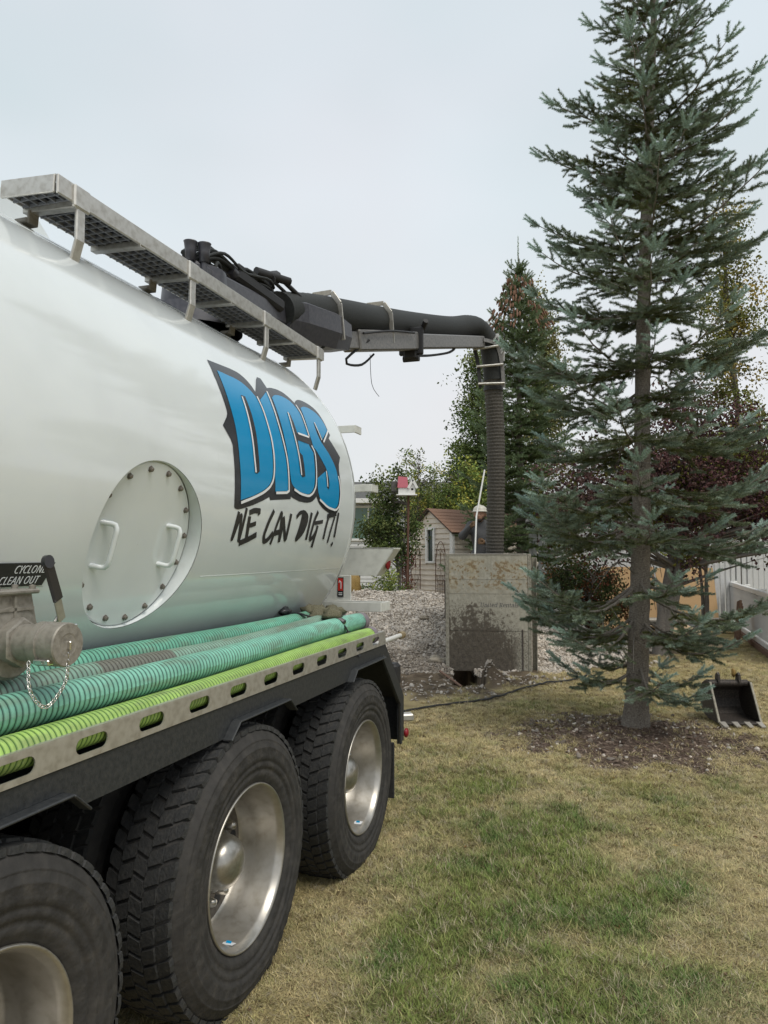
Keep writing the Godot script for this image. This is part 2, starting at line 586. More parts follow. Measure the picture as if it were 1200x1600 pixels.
func spin(sc: Vector3) -> Basis:
	return Basis(Vector3(rng.randf_range(-1, 1), rng.randf_range(-1, 1), rng.randf_range(-1, 1)).normalized(), rng.randf() * TAU) * Basis.from_scale(sc)

func stone_color(dirty: float) -> Color:
	var c := Vector3(0.56, 0.505, 0.44).lerp(Vector3(0.34, 0.285, 0.225), rng.randf() * rng.randf()).lerp(Vector3(0.38, 0.365, 0.35), rng.randf() * 0.6)
	c = c * rng.randf_range(0.85, 1.4)
	c = c.lerp(Vector3(0.085, 0.068, 0.052), dirty)
	return Color(c.x, c.y, c.z)

func build_gravel() -> void:
	var g := node("gravel_heap")
	tag(g, "heap of pale crushed gravel between truck and trench box", "gravel", "", "stuff")
	var s := SurfaceTool.new()
	s.begin(Mesh.PRIMITIVE_TRIANGLES)
	var n := 90
	for j in n + 1:
		for i in n + 1:
			var x := -4.0 + 9.4 * i / n
			var z := -15.6 + 6.2 * j / n
			var c := Vector3(0.31, 0.27, 0.225) * (1.0 + 0.4 * nz2.get_noise_2d(x * 3.0, z * 3.0))
			s.set_color(Color(c.x, c.y, c.z))
			s.add_vertex(Vector3(x, heap_y(x, z), z))
	for j in n:
		for i in n:
			var a := j * (n + 1) + i
			var x := -4.0 + 9.4 * (i + 0.5) / n
			var z := -15.6 + 6.2 * (j + 0.5) / n
			if heap_y(x, z) < -0.03 or (x > 0.93 and hole_at(x, z) > 0.01):
				continue
			for k in [a, a + 1, a + n + 1, a + 1, a + n + 2, a + n + 1]:
				s.add_index(k)
	put(s, "heap_body", "soil", g).set_meta("kind", "stuff")
	var where := [[], [], []]
	var tint := [[], [], []]
	var tries := 0
	var count := 0
	while count < 62000 and tries < 700000:
		tries += 1
		var x := rng.randf_range(-3.6, 5.0)
		var z := rng.randf_range(-15.2, -9.0)
		var y := heap_y(x, z)
		if y < 0.0 or (x < -1.2 and rng.randf() < 0.7) or (z < -12.9 and x < 1.4 and rng.randf() < 0.75):
			continue
		var sz := 0.0118 * exp(rng.randfn(0.0, 0.34))
		var k := count % 3
		var dirty := smoothstep(0.42, 0.12, y + 0.22 * nz2.get_noise_2d(x * 1.2, z * 1.2)) * smoothstep(2.2, 0.4, x) * 0.65
		dirty = maxf(dirty, 0.7 * patch(x, z, 0.5, -10.2, 0.62, 0.6, 0.6, 0.45))
		where[k].append(Transform3D(spin(Vector3(1.2, 0.8, 1.0) * sz), Vector3(x, y + sz * 0.3, z)))
		tint[k].append(stone_color(clampf(dirty * rng.randf_range(0.5, 1.2), 0.0, 1.0)))
		count += 1
	for k in 3:
		many("stones", stone_mesh(31 + k), where[k], tint[k], g)
	# loose stones strewn over the dirt, the mulch and the edge of the lawn
	where = []
	tint = []
	for i in 9000:
		var x := rng.randf_range(-1.6, 4.4)
		var z := rng.randf_range(-13.0, -8.0)
		var near := patch(x, z, 1.55, -9.45, 0.75, 0.34, 0.6, 0.4)
		near = maxf(near, 0.8 * patch(x, z, 0.4, -8.75, 0.7, 0.5, 0.8, 0.5))
		near = maxf(near, 0.75 * patch(x, z, 2.9, -11.4, 1.1, 0.8, 0.6, 0.4))
		if hole_at(x, z) > 0.02 or rng.randf() > near + 0.10 * dirt_at(x, z):
			continue
		var sz := 0.0125 * exp(rng.randfn(0.0, 0.4))
		where.append(Transform3D(spin(Vector3(1.4, 0.8, 1.0) * sz), Vector3(x, ground_y(x, z) + sz * 0.5, z)))
		tint.append(stone_color(0.5 * rng.randf()))
	var st := many("loose_gravel", stone_mesh(40), where, tint)
	tag(st, "pale gravel strewn over soil in front of the trench box", "gravel", "", "stuff")
	where = []
	tint = []
	for i in 900:
		var a := rng.randf() * TAU
		var d := sqrt(rng.randf()) * 1.15
		var x := 2.2 + cos(a) * d
		var z := -6.55 + sin(a) * d
		if mulch_at(x, z) < rng.randf() * 0.8 or (rng.randf() < 0.55 and not (z < -6.9 or x < 1.6)):
			continue
		var sz := 0.009 * exp(rng.randfn(0.0, 0.35))
		where.append(Transform3D(spin(Vector3(1.4, 0.8, 1.0) * sz), Vector3(x, ground_y(x, z) + sz * 0.6, z)))
		tint.append(stone_color(0.0 if rng.randf() < 0.45 else 0.75))
	tag(many("white_pebbles", stone_mesh(43), where, tint), "small white pebbles scattered in the mulch round the spruce", "pebbles", "", "stuff")

# ---------------------------------------------------------------- lawn
func tuft(sd: int, n: int, tall: float, flat: float, spread: float, wide: float) -> Mesh:
	var s := SurfaceTool.new()
	s.begin(Mesh.PRIMITIVE_TRIANGLES)
	var r := RandomNumberGenerator.new()
	r.seed = sd
	for i in n:
		var a := r.randf() * TAU
		var root := Vector3(r.randf_range(-spread, spread), -0.004, r.randf_range(-spread, spread))
		var out := Vector3(cos(a), 0, sin(a))
		var side := Vector3(-out.z, 0, out.x) * wide * r.randf_range(0.6, 1.1)
		var h := tall * r.randf_range(0.55, 1.15)
		var l := h * flat * r.randf_range(0.4, 1.5)
		var mid := root + Vector3.UP * h * 0.62 + out * l * 0.4
		var tip := root + Vector3.UP * h * r.randf_range(0.7, 1.05) + out * l
		var k := r.randf_range(0.75, 1.2)
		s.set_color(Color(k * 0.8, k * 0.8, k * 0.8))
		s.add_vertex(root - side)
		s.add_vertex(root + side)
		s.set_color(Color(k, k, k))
		s.add_vertex(mid + side * 0.8)
		s.add_vertex(root - side)
		s.add_vertex(mid + side * 0.8)
		s.add_vertex(mid - side * 0.8)
		s.add_vertex(mid - side * 0.8)
		s.add_vertex(mid + side * 0.8)
		s.add_vertex(tip)
	s.generate_normals()
	s.set_material(M["grass_blade"])
	return s.commit()

func build_lawn() -> void:
	var kinds := [tuft(1, 13, 0.033, 0.9, 0.02, 0.0014), tuft(2, 13, 0.028, 1.5, 0.024, 0.0013), tuft(3, 14, 0.025, 2.2, 0.028, 0.0012), tuft(4, 11, 0.040, 0.7, 0.016, 0.0015)]
	var where := [[], [], [], []]
	var tint := [[], [], [], []]
	var ct := cos(TURN)
	var sn := sin(TURN)
	for i in 185000:
		var t := rng.randf()
		var d := 1.75 * pow(8.0, t)          # thicker on the ground near the viewer
		if rng.randf() > clampf(1.5 - 0.11 * d, 0.25, 1.0):
			continue
		var x := rng.randf_range(-0.62, 0.62) * d
		var z := -d
		if x * ct + z * sn < -2.1 or hole_at(x, z) > 0.01:
			continue
		if rng.randf() < maxf(mulch_at(x, z) * 0.95, dirt_at(x, z) * 1.05) or heap_y(x, z) > 0.01:
			continue
		var g := green_at(x, z)
		var c := grass_color(x, z, rng.randf()) * rng.randf_range(0.7, 1.5)
		if rng.randf() < 0.13:
			c = Vector3(0.58, 0.51, 0.36) * rng.randf_range(0.7, 1.1)
		if rng.randf() < 0.10:
			c = Vector3(0.2, 0.15, 0.085)
		var k := rng.randi() % 3 if rng.randf() > g * 0.5 else (3 if rng.randf() < 0.5 else 0)
		var sc := rng.randf_range(0.75, 1.25) * (1.0 + 0.05 * d)
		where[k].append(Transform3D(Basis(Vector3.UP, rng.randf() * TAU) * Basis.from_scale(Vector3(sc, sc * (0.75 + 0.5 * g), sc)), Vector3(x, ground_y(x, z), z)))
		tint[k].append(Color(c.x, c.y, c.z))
	var lawn := node("grass")
	tag(lawn, "short straw-coloured lawn grass with darker green patches", "grass", "", "stuff")
	for k in 4:
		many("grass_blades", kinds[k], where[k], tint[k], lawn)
	# bark chips and twigs in the ring under the spruce
	var s := SurfaceTool.new()
	s.begin(Mesh.PRIMITIVE_TRIANGLES)
	box(s, Vector3.ZERO, Vector3(1.0, 0.22, 0.3), 0.0)
	s.generate_normals()
	s.set_material(M["stone"])
	var chip := s.commit()
	var w := []
	var tn := []
	for i in 12000:
		var a := rng.randf() * TAU
		var d := sqrt(rng.randf()) * 1.5
		var x := 2.2 + cos(a) * d
		var z := -6.55 + sin(a) * d * 0.95
		if mulch_at(x, z) < rng.randf():
			continue
		var sz := 0.024 * exp(rng.randfn(0.0, 0.45))
		w.append(Transform3D(Basis(Vector3.UP, rng.randf() * TAU) * Basis(Vector3.FORWARD, rng.randfn(0.0, 0.3)) * Basis.from_scale(Vector3(sz, sz, sz) * Vector3(1.0, 0.6, rng.randf_range(0.5, 1.2))), Vector3(x, ground_y(x, z) + 0.003, z)))
		var c := Vector3(0.12, 0.085, 0.068).lerp(Vector3(0.33, 0.26, 0.21), pow(rng.randf(), 2.2))
		tn.append(Color(c.x, c.y, c.z))
	tag(many("mulch", chip, w, tn), "brown bark mulch ringing the foot of the blue spruce", "mulch", "", "stuff")
	# a few fallen leaves
	s = SurfaceTool.new()
	s.begin(Mesh.PRIMITIVE_TRIANGLES)
	for k in [-1.0, 1.0]:
		for v in [Vector3(-1, 0, 0), Vector3(-0.1, 0.14, 0.55 * k), Vector3(1, 0.05, 0)]:
			s.add_vertex(v)
	s.generate_normals()
	s.set_material(M["stone"])
	var leaf := s.commit()
	w = []
	tn = []
	for i in 420:
		var d := rng.randf_range(2.0, 10.5)
		var x := rng.randf_range(-0.55, 0.62) * d
		if x * ct - d * sn < -1.9 or hole_at(x, -d) > 0.01 or rng.randf() < 0.5 and x < 0.8:
			continue
		var sz := rng.randf_range(0.012, 0.024)
		w.append(Transform3D(Basis(Vector3.UP, rng.randf() * TAU) * Basis(Vector3.RIGHT, rng.randfn(0.0, 0.35)) * Basis.from_scale(Vector3.ONE * sz), Vector3(x, maxf(ground_y(x, -d) + 0.022, heap_y(x, -d) + 0.015), -d)))
		var c: Vector3 = [Vector3(0.42, 0.3, 0.1), Vector3(0.3, 0.17, 0.08), Vector3(0.5, 0.42, 0.24), Vector3(0.2, 0.12, 0.07)][rng.randi() % 4]
		tn.append(Color(c.x, c.y, c.z))
	tag(many("fallen_leaves", leaf, w, tn), "small dry fallen leaves scattered over the lawn", "leaves", "", "stuff")

# ---------------------------------------------------------------- buildings
func lap_boards(parent: Node, a: Vector3, b: Vector3, y0: float, y1: float, step: float, m: String, out: Vector3, skip: Variant = null, gable := 0.0) -> void:
	# overlapping siding boards between two ground points; skip is [from, to, low, high] in shares of the length and metres up; gable is the height of a triangle on top
	var n := int(ceil((y1 + gable - y0) / step))
	var along := (b - a)
	for i in n:
		var y := y0 + i * step
		var top := minf(y + step, y1 + gable)
		var spans := [[0.0, 1.0]]
		if skip != null and top > skip[2] and y < skip[3]:
			spans = [[0.0, skip[0]], [skip[1], 1.0]]
		for sp in spans:
			var s := tool()
			var p := PackedVector3Array()
			for q in [[sp[0], y], [sp[1], y], [sp[1], top], [sp[0], top]]:
				var f: float = q[0]
				if q[1] > y1:
					var lim: float = (q[1] - y1) / gable * 0.5
					f = clampf(f, lim, 1.0 - lim)
				p.append(a + along * f + Vector3.UP * q[1])
			var o0 := out * 0.036
			var o1 := out * 0.010
			quad_out(s, p[0] + o0, p[1] + o0, p[2] + o1, p[3] + o1, a - out + Vector3.UP * y)
			quad_out(s, p[0], p[1], p[1] + o0, p[0] + o0, p[0] + Vector3.UP + out * 0.01)
			put(s, "siding_board", m, parent)

func build_buildings() -> void:
	# garden shed
	var l := Vector3(0.64, 0, -17.6)
	var c := Vector3(1.529, 0, -16.5)
	var u := (c - l).normalized()
	var out := Vector3(-u.z, 0, u.x) * -1.0
	if out.z < 0.0:
		out = -out
	var back := -out * 2.95
	var eave := 2.09
	var gab := 0.5
	var shed := node("garden_shed", (l + c) / 2.0)
	tag(shed, "small cream sided garden shed with brown shingle roof behind gravel", "shed")
	var o := shed.position
	l -= o
	c -= o
	var s := tool()
	for q in [[l, c], [c, c + back], [c + back, l + back], [l + back, l]]:
		var mid: Vector3 = (q[0] + q[1]) / 2.0
		var w := 0.06
		var inn: Vector3 = ((l + c + back) / 2.0 + back * 0.0 - mid).normalized()
		inn = (((l + c) / 2.0 + back / 2.0) - mid).normalized()
		var dir: Vector3 = (q[1] - q[0]).normalized()
		box(s, mid + inn * (w / 2.0 + 0.004) + Vector3.UP * eave / 2.0, Vector3(w, eave, q[0].distance_to(q[1]) - 0.02), 0.0, Basis(dir.cross(Vector3.UP), Vector3.UP, -dir))
	for e in [0.0, 1.0]:
		var p := PackedVector3Array()
		for k in [[l, eave], [c, eave], [(l + c) / 2.0, eave + gab]]:
			p.append(k[0] + back * (e * 0.98 + 0.01) + Vector3.UP * k[1])
		tri_out(s, p[0], p[1], p[2], back * 0.5 + Vector3.UP * eave)
	put(s, "wall", "siding_cream", shed)
	lap_boards(shed, l, c, 0.05, eave, 0.118, "siding_cream", out, [0.40, 0.62, 1.40, 2.16], gab)
	lap_boards(shed, c, c + back, 0.05, eave, 0.118, "siding_cream", u)
	for q in [l, c]:
		s = tool()
		box(s, q + Vector3.UP * eave / 2.0 + out * 0.012, Vector3(0.09, eave, 0.09), 0.01, Basis(u, Vector3.UP, out))
		put(s, "corner_trim", "trim_white", shed)
	# window in the gable
	var wc := l.lerp(c, 0.51) + Vector3.UP * 1.78 + out * 0.02
	var win := node("window", wc, shed)
	win.basis = Basis(u, Vector3.UP, out)
	s = tool()
	for k in [-1, 1]:
		box(s, Vector3(k * 0.125, 0, 0.015), Vector3(0.06, 0.82, 0.06), 0.008)
		box(s, Vector3(0, k * 0.385, 0.015), Vector3(0.19, 0.05, 0.056), 0.008)
	put(s, "window_frame", "trim_white", win)
	s = tool()
	box(s, Vector3(0, 0, -0.02), Vector3(0.2, 0.74, 0.01))
	put(s, "pane", "glass_dark", win)
	# roof of shingle courses on two slopes
	for k in [0, 1]:
		var e0: Vector3 = (l if k == 0 else c)
		var outw := -u if k == 0 else u
		var slope := Vector3(0, gab, 0) + ((l + c) / 2.0 - e0)
		var up := slope.normalized()
		var nrm := (Vector3.UP - up * up.y).normalized()
		var foot := e0 + Vector3.UP * eave - up * 0.1
		var len := slope.length() + 0.1
		s = tool()
		var b := Basis(up, nrm, out)
		box(s, foot + up * len / 2.0 + back / 2.0 + nrm * 0.02, Vector3(len, 0.03, 3.16), 0.0, b)
		put(s, "roof_deck", "trim_dark", shed)
		for i in 7:
			s = tool()
			var cen := foot + up * (len * (i + 0.5) / 7.0) + back / 2.0 + nrm * 0.046
			box(s, cen, Vector3(len / 7.0 + 0.02, 0.014, 3.2), 0.003, b.rotated(out, 0.05 if k == 1 else 0.05))
			put(s, "shingle_course", "shingle", shed)
	# the two wire trellises on the gable wall
	for k in 2:
		var t := node("garden_trellis" if k == 0 else "garden_trellis_001", l.lerp(c, 0.2 if k == 0 else 0.80) + o + out * 0.1 + Vector3.UP * 0.02)
		t.basis = Basis(u, Vector3.UP, out)
		tag(t, "rusty wire trellis leaning on the shed at %s of its window" % ["the fence side" if k == 0 else "the trench box side"], "trellis", "wire trellises on the shed")
		s = tool()
		var wd := 0.165
		var hh := 1.93
		var arc := []
		for j in 25:
			var a := PI * j / 24.0
			arc.append(Vector3(-cos(a) * wd, 1.35 + sin(a) * 0.5, 0))
		arc.push_front(Vector3(-wd, 0, 0))
		arc.append(Vector3(wd, 0, 0))
		tube(s, arc, 0.009, 5)
		put(s, "trellis_frame", "rusty_iron", t)
		s = tool()
		for j in 3:
			var oval := []
			for q in 17:
				var a := TAU * q / 16.0
				oval.append(Vector3(cos(a) * wd * [0.5, 0.5, 0.95][j] + [-0.5, 0.5, 0.0][j] * wd, [1.45, 1.45, 1.28][j] + sin(a) * [0.22, 0.22, 0.4][j], 0.006 * j))
			tube(s, oval, 0.006, 4, false)
		put(s, "scroll_wire", "rusty_iron", t)
		s = tool()
		for j in 11:
			tube(s, [Vector3(-wd, 0.08 + 0.1 * j, 0.004), Vector3(wd, 0.08 + 0.1 * j, 0.004)], 0.005, 4)
		for j in range(-2, 3):
			tube(s, [Vector3(j * 0.055, 0.02, -0.004), Vector3(j * 0.055, 1.1 + (0.62 if j == 0 else 0.0), -0.004)], 0.005, 4)
		put(s, "grid_wire", "rusty_iron", t)
	# white house behind the fruit trees
	var h := node("white_house", Vector3(-1.4, 0, -27.5))
	tag(h, "low white house with grey roof partly hidden by leafy trees", "house")
	s = tool()
	box(s, Vector3(0, 1.7, 0), Vector3(7.4, 3.4, 5.0))
	put(s, "wall", "house_white", h)
	s = tool()
	for i in 28:
		box(s, Vector3(0, 0.06 + 0.12 * i, 2.51), Vector3(7.38, 0.1, 0.02), 0.0, Basis(Vector3.RIGHT, -0.12))
	put(s, "siding", "house_white", h)
	var rp := PackedVector2Array([Vector2(-2.95, 3.32), Vector2(0, 4.12), Vector2(2.95, 3.32), Vector2(2.95, 3.42), Vector2(0, 4.24), Vector2(-2.95, 3.42)])
	s = tool()
	prism(s, rp, -4.05, 4.05, Transform3D(Basis(Vector3.FORWARD, Vector3.UP, Vector3.RIGHT), Vector3.ZERO))
	put(s, "roof", "roof_grey", h)
	s = tool()
	box(s, Vector3(0, 3.34, 2.93), Vector3(8.2, 0.16, 0.05), 0.01)
	put(s, "fascia", "trim_white", h)
	for k in 2:
		var w := node("window", Vector3([0.72, -2.2][k], 2.6, 2.53), h)
		s = tool()
		for q in [-1, 1]:
			box(s, Vector3(q * 0.62, 0, 0.02), Vector3(0.08, 1.2, 0.06), 0.01)
			box(s, Vector3(0, q * 0.56, 0.02), Vector3(1.16, 0.08, 0.056), 0.01)
		box(s, Vector3(0.15, 0, 0.02), Vector3(0.05, 1.04, 0.05), 0.01)
		put(s, "window_frame", "trim_white", w)
		s = tool()
		box(s, Vector3(0, 0, 0.0), Vector3(1.16, 1.04, 0.02))
		put(s, "pane", "glass_green", w)
	# house beyond the picket fence
	var hr := node("pale_house", Vector3(7.6, 0, -20.6))
	tag(hr, "pale house with light roof beyond the white fence and purple tree", "house")
	s = tool()
	box(s, Vector3(0, 1.45, 0), Vector3(8.2, 2.9, 4.6))
	put(s, "wall", "house_white", hr)
	s = tool()
	box(s, Vector3(0, 2.93, 0), Vector3(9.0, 0.16, 5.4), 0.01)
	put(s, "eave", "trim_dark", hr)
	s = tool()
	var e := [Vector3(-4.5, 3.02, 2.7), Vector3(4.5, 3.02, 2.7), Vector3(4.5, 3.02, -2.7), Vector3(-4.5, 3.02, -2.7), Vector3(-1.9, 4.4, 0), Vector3(1.9, 4.4, 0)]
	quad_out(s, e[0], e[1], e[5], e[4], Vector3(0, 3, 0))
	quad_out(s, e[2], e[3], e[4], e[5], Vector3(0, 3, 0))
	tri_out(s, e[1], e[2], e[5], Vector3(0, 3, 0))
	tri_out(s, e[3], e[0], e[4], Vector3(0, 3, 0))
	put(s, "roof", "roof_pale", hr)
	s = tool()
	beam(s, e[0], e[4], 0.14, 0.08)
	put(s, "hip_cap", "trim_dark", hr)
	s = tool()
	beam(s, e[1], e[5], 0.14, 0.08)
	put(s, "hip_cap", "trim_dark", hr)

func build_fences() -> void:
	for k in 2:
		var a := Vector3(3.2, 0, -16.0) if k == 0 else Vector3(7.5, 0, -16.05)
		var b := Vector3(10.2, 0, -16.0) if k == 0 else Vector3(5.75, 0, -10.8)
		var hgt := 2.14 if k == 0 else 0.95
		var f := node("slat_fence" if k == 0 else "slat_fence_001", a)
		tag(f, ["white upright slat fence across the back behind the purple tree", "lower white slat fence running forward beside the leaning boards"][k], "fence")
		var d := b - a
		var n := int(d.length() / 0.118)
		var bas := Basis(d.normalized(), Vector3.UP, d.normalized().cross(Vector3.UP))
		var mesh: Mesh
		for i in n:
			if mesh == null:
				var s := tool()
				box(s, Vector3.ZERO, Vector3(0.088 if k == 0 else 0.07, hgt - 0.26, 0.022 if k == 0 else 0.05), 0.004)
				s.generate_normals()
				s.set_material(M["fence_vinyl"])
				mesh = s.commit()
			var o := put_mesh(mesh, "slat", f)
			o.transform = Transform3D(bas, d * ((i + 0.5) / n) + Vector3.UP * (hgt / 2.0 + 0.08))
		for y in [0.14, hgt]:
			var s := tool()
			box(s, d / 2.0 + Vector3.UP * y, Vector3(d.length(), 0.09, 0.06), 0.01, bas)
			put(s, "rail", "trim_white", f)
		for i in 4:
			var s := tool()
			box(s, d * (i / 3.0) + Vector3.UP * (hgt / 2.0 + 0.03) - bas.z * 0.08, Vector3(0.1, hgt + 0.06, 0.09), 0.01, bas)
			put(s, "post", "trim_white", f)
		if k == 1:
			var s := tool()
			box(s, d / 2.0 + Vector3.UP * 0.05 + bas.z * 0.0, Vector3(d.length(), 0.1, 0.14), 0.01, bas)
			put(s, "base_board", "old_wood", f)

# ---------------------------------------------------------------- trees
# needles round a twig that points along +y, one metre long, to be scaled
func shoot(sd: int, n: int, nl: float, nw: float) -> Mesh:
	var s := SurfaceTool.new()
	s.begin(Mesh.PRIMITIVE_TRIANGLES)
	var r := RandomNumberGenerator.new()
	r.seed = sd
	s.set_color(Color(0.5, 0.42, 0.34))
	for k in 3:
		var a := TAU * k / 3.0
		var b := TAU * (k + 1) / 3.0
		s.add_vertex(Vector3(cos(a) * 0.02, 0, sin(a) * 0.02))
		s.add_vertex(Vector3(0, 1, 0))
		s.add_vertex(Vector3(cos(b) * 0.02, 0, sin(b) * 0.02))
	for i in n:
		var t := (i + r.randf()) / n
		var a := r.randf() * TAU
		var out := Vector3(cos(a), 0, sin(a))
		var lean := lerpf(0.35, 1.0, t * t)
		var d := (out + Vector3.UP * lean).normalized()
		var side := d.cross(out.rotated(Vector3.UP, 1.2)).normalized() * nw
		var p := Vector3(0, t * 0.97, 0)
		var l := nl * r.randf_range(0.75, 1.1) * (1.0 - 0.25 * t)
		var k := r.randf_range(0.7, 1.25)
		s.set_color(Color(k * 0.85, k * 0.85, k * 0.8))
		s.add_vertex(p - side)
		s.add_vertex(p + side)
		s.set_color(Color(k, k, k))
		s.add_vertex(p + d * l)
	s.generate_normals()
	s.set_material(M["needles"])
	return s.commit()

func along(d: Vector3, length: float, wide: float, turn: float) -> Basis:
	var y := d.normalized()
	var x := y.cross(Vector3.UP if absf(y.y) < 0.95 else Vector3.RIGHT).normalized().rotated(y, turn)
	return Basis(x * wide, y * length, x.cross(y) * wide)

func shape_at(prof: Array, h: float) -> float:
	for i in prof.size() - 1:
		if h <= prof[i + 1][0]:
			return lerpf(prof[i][1], prof[i + 1][1], clampf((h - prof[i][0]) / (prof[i + 1][0] - prof[i][0]), 0.0, 1.0))
	return 0.0

# d: base, height, lean, radius (trunk), profile [[h, reach]], first, gap, per (branches a whorl), size (of a shoot), tip, inner, shoots
func spruce(called: String, label: String, d: Dictionary) -> Node3D:
	var t := node(called, d.base)
	tag(t, label, "spruce tree")
	var r := RandomNumberGenerator.new()
	r.seed = d.seed
	var lean: Vector3 = d.lean
	var hgt: float = d.height
	var s := tool()
	var pts := []
	var rad := []
	for i in 25:
		var f := i / 24.0
		pts.append(Vector3.UP * (f * hgt - 0.05 * float(i == 0)) + lean * f * hgt + Vector3(sin(f * 9.0) * 0.012, 0, cos(f * 7.0) * 0.012))
		rad.append(d.radius * (pow(1.0 - f, 0.85) + 0.38 * exp(-f * hgt / 0.14)) + 0.006)
	# bark: furrowed by displacing the trunk's skin
	var rings := []
	for i in 171:
		var f := pow(i / 170.0, 1.25)
		var k := f * 24.0
		var i0 := mini(int(k), 23)
		var p: Vector3 = pts[i0].lerp(pts[i0 + 1], k - i0)
		var rr: float = lerpf(rad[i0], rad[i0 + 1], k - i0)
		var ring := PackedVector3Array()
		for j in 30:
			var a := TAU * j / 30.0
			var dv := Vector3(cos(a), 0, -sin(a))
			var u := absf(nz2.get_noise_3d(dv.x * 2.2, p.y * 2.6, dv.z * 2.2)) + 0.6 * nz2.get_noise_3d(dv.x * 4.0 + 7.0, p.y * 9.0, dv.z * 4.0)
			ring.append(p + dv * rr * (0.97 + 0.17 * u))
		rings.append(ring)
	skin(s, rings)
	put(s, "trunk", "bark", t)
	var size: float = d.size
	var where := [[], []]
	var tint := [[], []]
	var h: float = d.first
	var az0 := 0.0
	while h < hgt - 0.25:
		var nb: int = d.per + (r.randi() % 2)
		if h > hgt * 0.8:
			nb = maxi(4, nb - 1)
		az0 += 1.1
		for b in nb:
			var az := az0 + TAU * b / nb + r.randf_range(-0.35, 0.35)
			var hh = h + r.randf_range(-0.07, 0.07)
			var reach := shape_at(d.profile, hh) * (r.randf_range(0.8, 1.15) if r.randf() < 0.64 else r.randf_range(0.35, 0.75))
			if reach < 0.05:
				continue
			var f = hh / hgt
			var root = Vector3.UP * hh + lean * hh
			var out := Vector3(cos(az), 0, sin(az))
			var rise := lerpf(-0.22, 0.66, pow(f, 1.5)) + r.randf_range(-0.1, 0.1)
			var curl := lerpf(0.15, 0.1, f)
			var pp := []
			var rr := []
			for k in 9:
				var q := k / 8.0
				pp.append(root + out * reach * q + Vector3.UP * reach * (rise * q - 0.22 * sin(q * PI) * (1.0 - f) + curl * q * q) + Vector3(r.randf_range(-1, 1), r.randf_range(-0.5, 0.5), r.randf_range(-1, 1)) * 0.012)
				rr.append(lerpf(0.008 + 0.009 * reach, 0.003, q))
			s = tool()
			tube(s, pp, rr, 5)
			# twigs on both sides of the limb, with shoots along them
			var bare: float = lerpf(d.bare, 0.02, minf(1.0, f * 1.6))
			var q := bare
			var sd := 1.0
			while q < 1.0:
				var k := q * 8.0
				var i0 := mini(int(k), 7)
				var p: Vector3 = pp[i0].lerp(pp[i0 + 1], k - i0)
				var dir: Vector3 = (pp[i0 + 1] - pp[i0]).normalized()
				var side := dir.cross(Vector3.UP).normalized() * sd
				sd = -sd
				var tl := minf(reach * 0.52 * (1.03 - q) * (0.55 + 0.9 * minf(1.0, (q - bare) * 3.0 + 0.25)), 0.46) * r.randf_range(0.6, 1.15) + size * 0.55
				var td := (dir * r.randf_range(0.6, 0.95) + side * 0.95 + Vector3.UP * r.randf_range(-0.25, 0.22)).normalized()
				var steps := maxi(1, int(tl / (size * 0.7)))
				for m in steps:
					var tq := (m + 1.0) / steps
					var tp = p + td * tl * m / steps - Vector3.UP * 0.05 * tl * tq * (1.0 - f)
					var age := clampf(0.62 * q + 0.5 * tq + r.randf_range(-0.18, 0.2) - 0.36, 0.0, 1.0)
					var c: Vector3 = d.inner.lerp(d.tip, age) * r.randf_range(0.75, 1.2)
					var last := m == steps - 1
					for side2 in ([0] if (r.randf() < 0.25) else [0, 1, -1]):
						if side2 != 0 and r.randf() < 0.28:
							continue
						var dd = (td + dir.cross(td).cross(td).normalized() * 0.0 + (td.cross(Vector3.UP).normalized() * side2 * 1.15) + Vector3.UP * r.randf_range(-0.15, 0.35)).normalized()
						var len := size * r.randf_range(0.8, 1.25) * (1.0 if side2 == 0 else 0.72)
						var v := r.randi() % 2
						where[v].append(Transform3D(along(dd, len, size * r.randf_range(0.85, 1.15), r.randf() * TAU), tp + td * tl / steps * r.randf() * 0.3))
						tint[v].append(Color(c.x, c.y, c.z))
				if d.twigs:
					tube(s, [p, p + td * tl], [0.0045, 0.002], 3, false)
				q += size * 0.5 / maxf(reach, 0.25)
			# leader at the limb's end
			for m in 3:
				var tipd: Vector3 = (pp[8] - pp[6]).normalized().rotated(Vector3.UP, [-0.7, 0.7, 0.0][m])
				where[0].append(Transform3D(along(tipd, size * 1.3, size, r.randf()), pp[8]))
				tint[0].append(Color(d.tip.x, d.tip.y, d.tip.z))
			put(s, "limb", "bark", t)
		h += d.gap * r.randf_range(0.8, 1.2) * lerpf(1.0, 0.75, h / hgt)
	# dead twigs low on the trunk
	if d.twigs:
		for i in 26:
			var hh := r.randf_range(0.7, 3.4)
			var az := r.randf() * TAU
			var out := Vector3(cos(az), 0, sin(az))
			var l := r.randf_range(0.18, 0.6)
			s = tool()
			var p0 = Vector3.UP * hh + lean * hh + out * d.radius * 0.6
			var tw := smooth_path([p0, p0 + out * l * 0.5 + Vector3.UP * r.randf_range(0.0, 0.12), p0 + out * l + Vector3(r.randf_range(-0.1, 0.1), r.randf_range(-0.25, 0.03), r.randf_range(-0.1, 0.1))], 7)
			tube(s, tw, [0.007, 0.006, 0.006, 0.005, 0.005, 0.004, 0.003, 0.002], 4, false)
			tube(s, [tw[3], tw[3] + out.rotated(Vector3.UP, 0.8) * l * 0.4 - Vector3.UP * 0.06], [0.004, 0.002], 3, false)
			tube(s, [tw[5], tw[5] + out.rotated(Vector3.UP, -0.8) * l * 0.3 - Vector3.UP * 0.04], [0.003, 0.002], 3, false)
			put(s, "dead_twig", "grey_bark", t)
